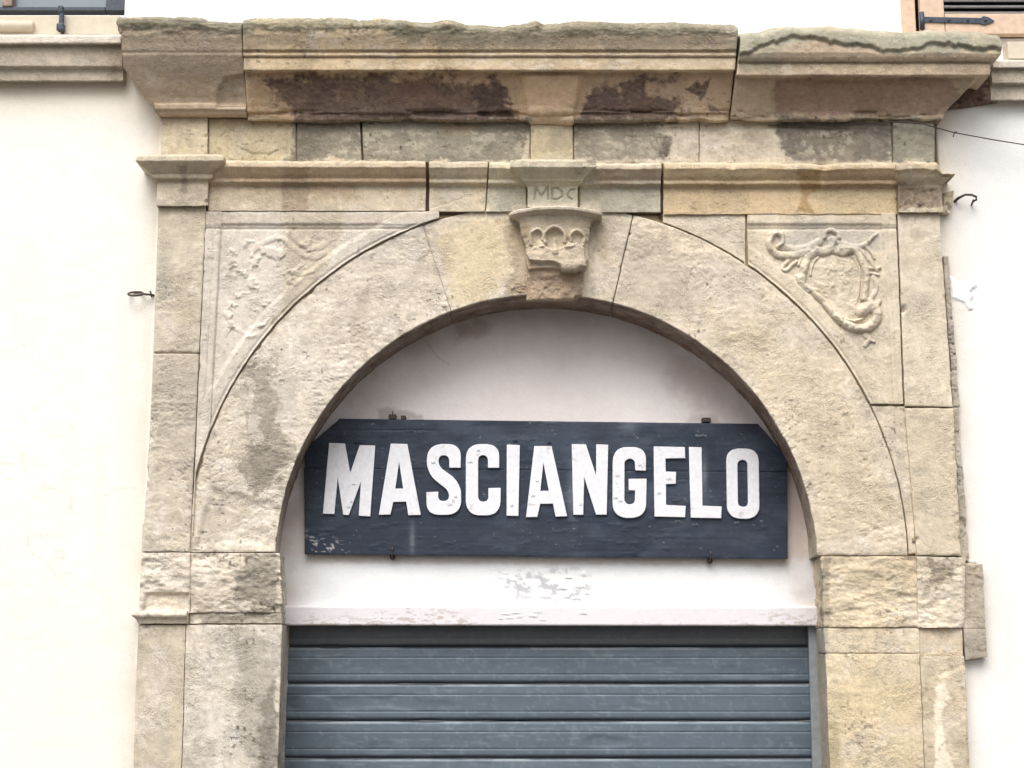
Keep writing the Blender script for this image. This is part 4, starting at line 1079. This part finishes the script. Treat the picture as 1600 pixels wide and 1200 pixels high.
grid_obj('cornice_block', moulding(1150, 1460, corR, CF, mr=1.22, res=.0046, x0b=1138), portal, seed=83, amp=.0034, ledge=.8, pit=.4, edge=.006, warp=c3_warp, relief=c3_rel, base=C(200,180,148), back=.0)
# dark crumbling patch where the cornice dies into the wall
blk('broken_stone', (1490,118),(1568,98),(1562,156),(1478,168), -.05, 84, amp=.014, ledge=.6, edge=.02, base=C(118,92,78), relief=lump(231, .02, 14), label='dark crumbled stone under the right end of the cornice')

# ---- console on the keystone
console = empty('console', (0, 0, 0)); console.parent = portal
YK = -.07
def con_body():
    y0, y1 = 344, 469
    z0, z1 = upz(y0, YK), upz(y1, YK)
    n = samples(z0 - z1, .0026); m = 140
    v = np.linspace(0, 1, n)[:, None]; u = np.linspace(-1, 1, m)[None]
    yp = y0 + (y1 - y0) * v
    xl = np.interp(yp[:, 0], [344,360,385,420,445,469], [811,812,820,823,821,822]); xr = np.interp(yp[:, 0], [344,360,385,415,440,469], [924,922,919,919,913,908])
    base = np.interp(yp[:, 0], [344,352,385,400,424,427,440,460,469], [-.150,-.145,-.128,-.130,-.135,-.118,-.100,-.092,-.088])
    jag = 2.5 * fbm(v[:, 0] * 14, 0, 3, 760, 4)
    XL = np.array([upx(a + j, y, YK) for a, y, j in zip(xl, yp[:, 0], jag)]); XR = np.array([upx(a - j, y, YK) for a, y, j in zip(xr, yp[:, 0], jag)])
    X = XL[:, None] * (1 - u) / 2 + XR[:, None] * (1 + u) / 2
    Z = z0 * (1 - v) + z1 * v + 0 * X
    Y = np.repeat(base[:, None], m, 1) + .030 * np.abs(u) ** 4 + 0 * v
    return np.stack([X, Y, Z], -1)
def con_rel(px, py, P):
    x, z = P[..., 0], P[..., 2]
    # hollow leaves with raised rims
    h = np.zeros(px.shape)
    def cup(cx, cy, rx, ry, depth, rim):
        r = np.hypot((px - cx) / rx, (py - cy) / ry)
        return -depth * sstep(1, .45, r) * sstep(cy + ry, cy - ry * .2, py) + rim * np.exp(-((r - 1.2) / .26) ** 2) * sstep(cy + ry * .55, cy - ry * .3, py)
    base = -.006 + 0 * px
    for a in ((867,370,12,13,.007,0),(841,371,7,10,.005,0),(900,373,8,11,.005,0)): h = h + cup(*a)
    jx = px + 1.2 * fbm(x * 40, 0, z * 40, 765, 3)
    h = h + strokes(jx, py, [([(852,380),(852,364),(866,354),(881,363),(882,378)],3,3,.019), ([(831,382),(830,366),(841,358),(850,366),(848,374)],2.6,2.4,.016), ([(910,384),(911,368),(900,360),(890,368),(892,376)],2.6,2.4,.016), ([(867,376),(867,396)],3,5,.010)])
    for cx, cy, rx, ry in ((847,382,10,8),(888,384,10,8)):
        r = np.hypot((px - cx) / rx, (py - cy) / ry); h = h + .016 * np.clip(1 - r * r, 0, 1)
    # projecting broken leaf
    wob = 1.8 * fbm(x * 30, 0, z * 30, 770, 4)
    leaf = poly_sd(px + wob, py + wob, [(825,400),(832,388),(848,384),(864,392),(880,388),(900,381),(912,390),(914,412),(912,421),(880,421),(866,413),(830,411)])
    h = h + .032 * sstep(-2, 3.5, leaf) * (1 + .22 * fbm(x * 18, 0, z * 24, 771, 4))
    gr = sstep(424, 430, py); h = h + gr * .014 * fbm(x * 16, 0, z * 16, 772, 5, .6)
    return h
def con_col(P, px, py):
    c = stone_colour(P, px, py, C(200, 186, 156), 0, .6)
    k = (sstep(-3, 4, poly_sd(px + 3*fbm(P[...,0]*30,0,P[...,2]*30,780,3), py, [(830,414),(866,416),(880,424),(914,424),(908,445),(912,470),(822,470),(824,440)])) * .8)[..., None]
    c = c * (1 - k) + np.array(C(178, 154, 130)) * k
    k = (sstep(-3, 3, poly_sd(px, py, [(825,400),(832,388),(848,384),(864,392),(880,388),(900,381),(912,390),(914,412),(912,421),(880,421),(866,413),(830,411)])) * .6)[..., None]
    return c * (1 - k) + np.array(C(190, 174, 154)) * k
grid_obj('console_body', con_body(), console, seed=91, amp=.0028, ledge=.5, edge=.005, relief=con_rel, colour=con_col, back=-.04)
def con_cap():
    # plan is a segment of a curve: bulges to the street, ends die back to the ring
    prof = [(0, .0), (.004, .018), (.010, .026), (.022, .024), (.030, .006), (.034, -.012), (.052, -.030), (.056, -.055)]   # (down, out)
    R = polyline_resample(prof, .0028); m = 150
    u = np.linspace(-1, 1, m)[None]
    out_ = R[:, 1][:, None]; down = R[:, 0][:, None]
    X0, X1 = upx(803, 330, -.14), upx(934, 330, -.14)
    xm, hw = (X0 + X1) / 2, (X1 - X0) / 2
    bulge = .085 * np.sqrt(np.clip(1 - u ** 2 * .93, 0, 1))
    Y = -.085 - bulge - out_ * (.5 + .5 * np.clip(1 - u ** 2, 0, 1))
    X = xm + (hw + out_ * .9) * u
    Z = upz(320, -.19) - down - .010 * u ** 2 + 0 * X
    Pb = np.stack([X, Y, Z], -1)
    # top sheet going back to the cap stone
    back_ = Pb[:1].copy(); back_[..., 1] = -.05; back_[..., 2] += .004
    mid = (Pb[:1] + back_) / 2
    return np.concatenate([back_, mid, Pb], 0)
grid_obj('console_cap', con_cap(), console, seed=92, amp=.0026, ledge=.8, edge=.004, base=C(206,192,166), back=-.05, mottle=.7)
# ragged mortar lump left of console foot
blk('mortar_lump', (798,440),(823,438),(822,458),(794,456), -.055, 93, amp=.006, edge=.012, base=C(196,180,150), relief=lump(241, .014, 20), res=.003)

# ================================================================== SIGN
YB = YT - .045
sign = empty('shop_sign', (upx(850, 765, YB), YT, upz(870, YB)), 'dark blue-black painted wooden shop sign with white raised capitals MASCIANGELO in the arch', 'sign')
def board_col(P, px, py):
    x, z = P[..., 0], P[..., 2]
    c = np.ones(P.shape) * np.array(C(40, 50, 65))
    g = fbm(x * 5, 0, z * 60, 900, 4, .6)[..., None]; g2 = fbm(x * 9, 0, z * 12, 901, 5, .6)[..., None]
    c = c * (1 + .22 * g + .40 * g2)
    # chalky grey weathering above and among the letters
    k = (.55 * sstep(-.1, .5, fbm(x * 4, 0, z * 11, 902, 5, .6) + .25 * sstep(720, 690, py)) )[..., None]
    c = c * (1 - k) + np.array(C(74, 83, 97)) * k
    k = (.6 * sstep(-.05, .5, fbm(x * 5, 3, z * 9, 903, 5, .6) + .25 * sstep(790, 850, py)))[..., None]
    c = c * (1 - k) + np.array(C(42, 48, 62)) * k
    k = (.5 * sstep(.60, .7, fbm(x * 60, 5, z * 110, 904, 3, .6)))[..., None]
    c = c * (1 - k) + np.array(C(150, 156, 166)) * k
    k = (.5 * np.exp(-((px - 983) / 14) ** 2 - ((py - 664) / 10) ** 2))[..., None]
    c = c * (1 - k) + np.array(C(120, 128, 138)) * k
    for cx, cy, rx, ry in ((895, 770, 8, 40), (1100, 740, 5, 30), (644, 840, 4, 22)):
        k = (.35 * np.exp(-((px - cx) / rx) ** 2 - ((py - cy) / ry) ** 2) * (1 + g2[..., 0]))[..., None]
        c = c * (1 - np.clip(k, 0, 1)) + np.array(C(132, 140, 150)) * np.clip(k, 0, 1)
    # bare nicks at the worn left bottom corner
    k = (.8 * sstep(.25, .4, fbm(x * 50, 0, z * 120, 905, 3, .6)) * sstep(0, 20, poly_sd(px, py, [(470,820),(540,840),(560,880),(470,880)])))[..., None]
    return c * (1 - k) + np.array(C(190, 188, 186)) * k
def board_rel(px, py, P):
    x, z = P[..., 0], P[..., 2]
    h = .0006 * fbm(x * 4, 0, z * 70, 910, 4, .6) + .0018 * fbm(x * 3, 0, z * 5, 911, 3)
    h -= .003 * np.exp(-((py - 672 - .004 * (px - 500)) / 1.0) ** 2) * sstep(700, 640, px)
    h += .0013 * sstep(.25, .5, fbm(x * 14, 2, z * 40, 912, 4, .6))
    return h
def plank(tl, tr, br, bl, cutL=None, cutR=None, seed=1):
    P = quad(tl, tr, br, bl, YB, .0042, g=.0004)
    px, py = proj(P)
    if cutL:
        lim = np.interp(py[:, 0], [c[1] for c in cutL], [c[0] for c in cutL]); XL = np.array(up(lim, py[:, 0], YB)[0])
        lim = np.interp(py[:, -1], [c[1] for c in cutR], [c[0] for c in cutR]); XR = np.array(up(lim, py[:, -1], YB)[0])
        u = np.linspace(0, 1, P.shape[1])[None]
        P[..., 0] = XL[:, None] * (1 - u) + XR[:, None] * u
    return grid_obj('plank', P, sign, M_BOARD, seed=seed, amp=0, edge=.0016, relief=board_rel, colour=board_col, back=YB + .028, wobble=.0006)
plank((474,654),(1231,662),(1231,737),(474,731), [(530,655),(477,700),(476,740)], [(1184,662),(1229,713),(1230,740)], 101)
plank((475,731.5),(1231,737.5),(1231,873),(476,866), [(475,730),(476,870)], [(1230,735),(1231,875)], 102)

def roundpoly(pts, seg=7):
    """pts: (x, y) sharp or (x, y, r) rounded corners"""
    out_ = []; n = len(pts)
    for i, p in enumerate(pts):
        if len(p) == 2: out_.append(p); continue
        a = np.array(pts[i - 1][:2], float); b = np.array(p[:2], float); c = np.array(pts[(i + 1) % n][:2], float)
        u, w = (a - b), (c - b); lu, lw = np.linalg.norm(u), np.linalg.norm(w); u /= lu; w /= lw
        r = min(p[2], lu * .5, lw * .5)
        for k in range(seg + 1):
            t = k / seg; q = (1-t)**2 * (b + u * r) + 2 * (1-t) * t * (b + .12 * (u + w) * r * .5) + t*t * (b + w * r)
            out_.append((float(q[0]), float(q[1])))
    return out_
def Z2(l): return [(450 + p[0] / 4, 630 + p[1] / 4) + ((p[2] / 4,) if len(p) > 2 else ()) for p in l]
def Z3(l): return [(850 + p[0] / 4, 630 + p[1] / 4) + ((p[2] / 4,) if len(p) > 2 else ()) for p in l]
LET = [
 [Z2([(257,247),(355,253),(388,440),(448,262),(543,265),(515,708),(442,703),(456,485),(380,700),(345,697),(311,462),(290,693),(218,690)])],
 [Z2([(643,253),(745,255),(830,698),(752,700),(738,615),(658,617),(640,695),(567,697)]), Z2([(693,362),(721,534),(669,534)])],
 [Z2([(1080,403),(1080,256,90),(868,256,95),(868,440,70),(1005,548,60),(1008,612,36),(940,612,36),(938,553),(866,557),(866,698,80),(1082,698,85),(1082,500,70),(940,392,50),(940,325,36),(1008,325,36),(1008,403)])],
 [Z2([(1320,403),(1320,256,85),(1112,256,85),(1112,702,85),(1328,702,85),(1328,530),(1254,530),(1254,617,40),(1188,617,40),(1188,325,38),(1250,325,38),(1250,403)])],
 [Z2([(1368,260),(1447,262),(1441,704),(1366,703)])],
 [[(835,697),(861.5,697),(886.5,806.5),(868,807),(864,787),(844,787),(839.5,807.5),(822,808)], [(849,722),(858,767),(844,767)]],
 [Z3([(175,257),(262,257),(328,460),(328,258),(400,260),(393,697),(325,697),(250,460),(247,697),(183,697)])],
 [Z3([(638,422),(638,275,85),(430,275,85),(430,717,85),(638,717,85),(640,472),(530,474),(530,543),(570,545),(570,633,40),(503,633,40),(503,347,38),(570,347,38),(570,420)])],
 [Z3([(688,270),(880,274),(883,343),(760,345),(760,427),(825,430),(825,503),(762,505),(762,635),(885,642),(883,713),(690,708)])],
 [Z3([(908,274),(985,276),(990,640),(1109,645),(1108,719),(917,715)])],
 [Z3([(1139,283,75),(1342,286,75),(1348,724,80),(1145,720,80)]), Z3([(1209,354,34),(1273,354,34),(1278,650,34),(1212,648,34)])],
]
m, nt, b = new_mat('letter_white_paint'); N, L = nt.nodes, nt.links
g = N.new('ShaderNodeNewGeometry')
n1 = N.new('ShaderNodeTexNoise'); n1.inputs['Scale'].default_value = 14; n1.inputs['Detail'].default_value = 6; n1.inputs['Roughness'].default_value = .65
n2 = N.new('ShaderNodeTexNoise'); n2.inputs['Scale'].default_value = 55; n2.inputs['Detail'].default_value = 5
L.new(g.outputs['Position'], n1.inputs['Vector']); L.new(g.outputs['Position'], n2.inputs['Vector'])
r1 = N.new('ShaderNodeValToRGB'); r1.color_ramp.elements[0].position = .63; r1.color_ramp.elements[1].position = .67
L.new(n1.outputs['Fac'], r1.inputs[0])
r2 = N.new('ShaderNodeValToRGB'); r2.color_ramp.elements[0].position = .3; r2.color_ramp.elements[1].position = .75
r2.color_ramp.elements[0].color = (*C(238, 238, 242), 1); r2.color_ramp.elements[1].color = (*C(222, 222, 228), 1)
L.new(n2.outputs['Fac'], r2.inputs[0])
mx = N.new('ShaderNodeMixRGB'); mx.inputs[2].default_value = (*C(214, 206, 204), 1)
L.new(r1.outputs[0], mx.inputs[0]); L.new(r2.outputs[0], mx.inputs[1]); L.new(mx.outputs[0], b.inputs['Base Color'])
b.inputs['Roughness'].default_value = .6
sb = N.new('ShaderNodeMath'); sb.operation = 'MULTIPLY_ADD'; sb.inputs[1].default_value = -.8
L.new(r1.outputs[0], sb.inputs[0]); L.new(n2.outputs['Fac'], sb.inputs[2])
bp = N.new('ShaderNodeBump'); bp.inputs['Strength'].default_value = .6; bp.inputs['Distance'].default_value = .002
L.new(sb.outputs[0], bp.inputs['Height']); L.new(bp.outputs[0], b.inputs['Normal'])
M_LETTER = m
YLf = YB - .012
def letter(loops):
    cu = bpy.data.curves.new('letter', 'CURVE'); cu.dimensions = '2D'; cu.fill_mode = 'BOTH'
    for lp in loops:
        pts = roundpoly(lp); sp = cu.splines.new('POLY'); sp.points.add(len(pts) - 1)
        for i, p in enumerate(pts):
            X_, Z_ = up(p[0], p[1], YLf); sp.points[i].co = (float(X_), float(Z_), 0, 1)
        sp.use_cyclic_u = True
    cu.extrude = .005; cu.bevel_depth = .0022; cu.bevel_resolution = 2; cu.offset = -.0018
    o = bpy.data.objects.new('tmp', cu); col.objects.link(o)
    dg = bpy.context.evaluated_depsgraph_get()
    me = bpy.data.meshes.new_from_object(o.evaluated_get(dg))
    bpy.data.objects.remove(o)
    co = np.zeros(len(me.vertices) * 3); me.vertices.foreach_get('co', co); co = co.reshape(-1, 3)
    new = np.stack([co[:, 0], YB - .0045 - co[:, 2], co[:, 1]], -1)
    new[:, 0] += .0008 * noise(new[:, 0] * 60, 0, new[:, 2] * 60, 3); new[:, 2] += .0008 * noise(new[:, 0] * 60, 4, new[:, 2] * 60, 3)
    me.vertices.foreach_set('co', new.ravel()); me.flip_normals(); me.update()
    me.materials.clear(); me.materials.append(M_LETTER)
    me.name = 'letter'
    return link('letter', me, sign)
for lp in LET: letter(lp)
for ch, o in zip('MASCIANGELO', [c for c in sign.children if c.name.startswith('letter')]): o['label'] = 'raised white capital ' + ch
# curled paint flakes on the board
def curl(x, y, w, h, rgb=(96,100,110), Y=None, parent=sign, lift=.008):
    Yc = YB - .002 if Y is None else Y
    n, m_ = 5, 7; V = []; Fc = []; X_, Z_ = float(up(x, y, Yc)[0]), upz(y, Yc); W = w / 350; H = h / 350
    for i in range(n):
        for j in range(m_):
            t = i / (n - 1); s = j / (m_ - 1) * 2 - 1
            V.append((X_ + s * W * .5 * (1 - .3 * t * random.random()), Yc - lift * (1 - (1 - t) ** 1.6) * (1 - .3 * abs(s)), Z_ - H * .5 + H * t + .002 * math.sin(s * 5)))
    for i in range(n - 1):
        for j in range(m_ - 1): Fc.append((i*m_+j, i*m_+j+1, (i+1)*m_+j+1, (i+1)*m_+j))
    cc = np.ones((len(V), 3)) * np.array(C(*rgb))
    return link('paint_curl', raw_mesh('paint_curl', V, Fc, M_BOARD, cc), parent)
for a in [(640,674,14,4),(660,675,14,5),(1095,681,20,3,(150,156,164)),(1057,782,14,4),(985,768,12,4),(1059,815,10,3,(140,146,156)),(1086,820,12,3,(140,146,156)),(1151,817,10,3,(140,146,156)),(1155,690,8,3),(560,693,16,3,(60,64,74)),(805,690,10,3,(52,56,66)),(858,693,8,3,(52,56,66)),(1165,785,6,3)]:
    curl(*a)
for a in [(703,788,9,5),(712,776,6,4),(708,782,5,6),(962,778,8,4),(970,783,8,4),(545,792,6,4),(549,784,5,3),(553,757,8,2),(748,704,6,3),(735,722,8,3),(677,723,8,3),(1000,727,7,4),(965,743,8,4),(1045,748,9,5),(1030,770,8,5),(908,788,6,5),(800,790,6,4),(840,752,6,2),(833,775,6,3)]:
    curl(*a, rgb=(236,236,240), Y=YB - .0125, lift=.004)
# screws and hooks
def bolt(x, y, w, h, nm='bolt', stem=0):
    X_, Z_ = upx(x, y, YB), upz(y, YB)
    box(nm, X_ - w/700, X_ + w/700, YB - .004, YT + .004, Z_ - h/700, Z_ + h/700, M_IRON, sign, .002)
    if stem: tube('pin', [(X_, YB + .008, Z_ + h/700 - .002), (X_ + .001, YB + .006, Z_ + h/700 + stem/350)], .003, M_IRON, sign, 6)
bolt(613, 651, 12, 8, 'bolt', 5); bolt(630, 652, 8, 6); bolt(1104, 656, 14, 7)
for hx, hy in ((613, 866), (1110, 872)):
    X_, Z_ = upx(hx, hy, YB), upz(hy, YB)
    tube('hook', [(X_, YB - .004, Z_ + .030), (X_, YB - .010, Z_ + .026), (X_, YB - .010, Z_ + .005), (X_, YB - .006, Z_ - .012), (X_, YT, Z_ - .014)], .0032, M_IRON, sign, 8)
    tube('hook_plate', [(X_, YB + .012, Z_ - .012), (X_, YB + .03, Z_ - .012)], .013, M_IRON, sign, 12)

# ================================================================== ROLLER SHUTTER
YS = .335
door = empty('roller_shutter', (INN[0], YS, 0), 'closed blue-grey metal roller shutter under the white transom rail', 'shutter')
def slat_col(P, px, py):
    x, z = P[..., 0], P[..., 2]
    c = np.ones(P.shape) * np.array(C(90, 103, 114))
    c = c * (1 + .10 * fbm(x * 3, 0, z * 20, 930, 4)[..., None] + .08 * fbm(x * 20, 0, z * 60, 931, 3)[..., None])
    # zinc bloom in small pale spots, gathered on the flats
    sp = sstep(.2, .45, fbm(x * 48, 0, z * 44, 932, 4, .6) + .25 * fbm(x * 4, 0, z * 4, 933, 3))
    k = (.26 * sp)[..., None]; c = c * (1 - k) + np.array(C(138, 149, 157)) * k
    k = (.35 * sstep(0, .6, fbm(x * 11, 4, z * .8, 937, 4, .6)))[..., None]; c = c * (1 - k) + np.array(C(76, 82, 88)) * k
    sp = sstep(.35, .55, fbm(x * 7, 0, z * 120, 934, 4, .6)); k = (.16 * sp)[..., None]
    c = c * (1 - k) + np.array(C(170, 178, 184)) * k
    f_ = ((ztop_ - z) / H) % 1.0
    k = (.55 * sstep(.075, .03, f_) * sstep(-.25, .35, fbm(x * 5, 0, z * 30, 938, 4, .6)))[..., None]; c = c * (1 - k) + np.array(C(164, 174, 180)) * k  # top-edge highlight painted in, broken up like rubbed metal
    k = (.40 * sstep(.80, .90, f_))[..., None]; c = c * (1 - k) + np.array(C(66, 70, 78)) * k  # dirt and the lower curl's shade, both put into the colour
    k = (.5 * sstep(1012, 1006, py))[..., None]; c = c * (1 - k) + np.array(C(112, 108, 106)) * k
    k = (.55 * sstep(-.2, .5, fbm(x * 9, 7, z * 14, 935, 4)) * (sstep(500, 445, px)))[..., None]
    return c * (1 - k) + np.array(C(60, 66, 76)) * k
H = upz(1011.5, YS) - upz(1069, YS)
ztop_ = upz(1011.5, YS)
def slat(zt):
    pr = [(.0, .014), (.004, .000), (.02, -.010), (.05, -.0135), (.27, -.0155), (.278, -.0142), (.288, -.0142), (.296, -.0155), (.725, -.0150), (.732, -.0137), (.742, -.0137), (.75, -.0148), (.90, -.0146), (.935, -.010), (.96, .004), (.99, .014)]
    pts = polyline_resample([(YS + y, zt - f * H) for f, y in pr], .006)
    x0 = INN[0] - INN[2] - .035; x1 = INN[0] + INN[2] + .035
    m_ = 260; X = np.linspace(x0, x1, m_)[None] + 0 * pts[:, :1]
    return np.stack([X, pts[:, :1] + 0 * X, pts[:, 1:] + 0 * X], -1)
k = -1
while True:
    zt = ztop_ - k * H
    if zt < .02: break
    P = slat(zt); P[..., 2] = np.maximum(P[..., 2], .003)
    if k < 0: P[..., 1] += .02
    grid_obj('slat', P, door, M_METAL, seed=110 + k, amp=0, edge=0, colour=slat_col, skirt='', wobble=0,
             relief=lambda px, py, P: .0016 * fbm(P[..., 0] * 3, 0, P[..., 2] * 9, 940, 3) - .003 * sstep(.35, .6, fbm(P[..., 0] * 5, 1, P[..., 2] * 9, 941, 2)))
    k += 1
M_GUIDE = plain_mat('grey_steel_guide', (150, 154, 158), .5, .2, .15, 30)
zt = upz(978, YS - .02) + .06
for s in (-1, 1):
    # jamb runs out wider towards the ground than the arch: guides follow the shutter's edge
    xe = INN[0] + s * (INN[2] + .016)
    a, b_ = sorted((xe, xe + s * .045))
    box('guide_rail', a, b_, YT + .02, YS - .016, 0, zt, M_GUIDE, door, .003)
    a, b_ = sorted((xe - s * .006, xe + s * .045))
    box('guide_lip', a, b_, YT + .012, YT + .0195, 0, zt, M_GUIDE, door, .001)

# ================================================================== IRONWORK AND WIRE
def ring_pts(cx, cz, cy, rx, rz, tilt, n=20):
    return [(cx + rx * math.cos(2*math.pi*i/n), cy + tilt * math.sin(2*math.pi*i/n), cz + rz * math.sin(2*math.pi*i/n)) for i in range(n)]
rX, rZ = upx(212, 459, -.03), upz(459, -.03)
er = empty('iron_ring', (rX, 0, rZ), 'rusty iron eye ring fixed in the plaster left of the portal', 'iron ring')
tube('ring', ring_pts(rX, rZ, -.03, .034, .014, .022), .0045, M_IRON, er, 8, True)
tube('eye_bolt', [(rX + .03, -.034, rZ), (rX + .05, -.03, rZ - .003), (rX + .066, -.02, rZ - .002), (rX + .082, .01, rZ)], .005, M_IRON, er, 8)
tube('staple', [(rX + .066, -.035, rZ + .012), (rX + .070, -.03, rZ), (rX + .074, -.032, rZ - .016)], .004, M_IRON, er, 6)
hX, hZ = upx(1497, 311, -.03), upz(309, -.03)
hk = empty('iron_hook', (hX, 0, hZ), 'rusty bent iron hook in the plaster right of the portal capital', 'hook')
tube('shank', [(hX - .012, .01, hZ - .012), (hX + .004, -.03, hZ), (hX + .03, -.045, hZ + .010), (hX + .058, -.05, hZ + .008), (hX + .078, -.05, hZ - .002), (hX + .080, -.045, hZ - .014), (hX + .066, -.04, hZ - .020)], .0055, M_IRON, hk, 8, taper=[1.2, 1.2, 1, 1, 1, 1, .8])
tube('nail', [(hX + .066, -.045, hZ - .016), (hX + .068, -.02, hZ - .022), (hX + .070, .01, hZ - .026)], .005, M_IRON, hk, 6)
wp = []
for x, y, Y in [(1200,196,-.062),(1300,197,-.066),(1396,190,-.10),(1440,193,-.105),(1490,207,-.10),(1550,218,-.085),(1600,226,-.07),(1750,252,-.04),(2000,300,-.03)]:
    wp.append((upx(x, y, Y), Y, upz(y, Y)))
wo = tube('wire', wp, .0026, M_IRON, None, 6); wo['label'] = 'thin dark wire strung from under the cornice across the right wall'; wo['category'] = 'wire'
tw = (upx(1491, 208, -.1), upz(208, -.1))
tube('wire_tie', [(tw[0] + .012, -.103, tw[1] + .004), (tw[0], -.108, tw[1] + .003), (tw[0] - .004, -.106, tw[1] - .010), (tw[0] - .007, -.104, tw[1] - .020)], .0026, M_IRON, wo, 6)
print('verts', sum(len(m.vertices) for m in bpy.data.meshes))
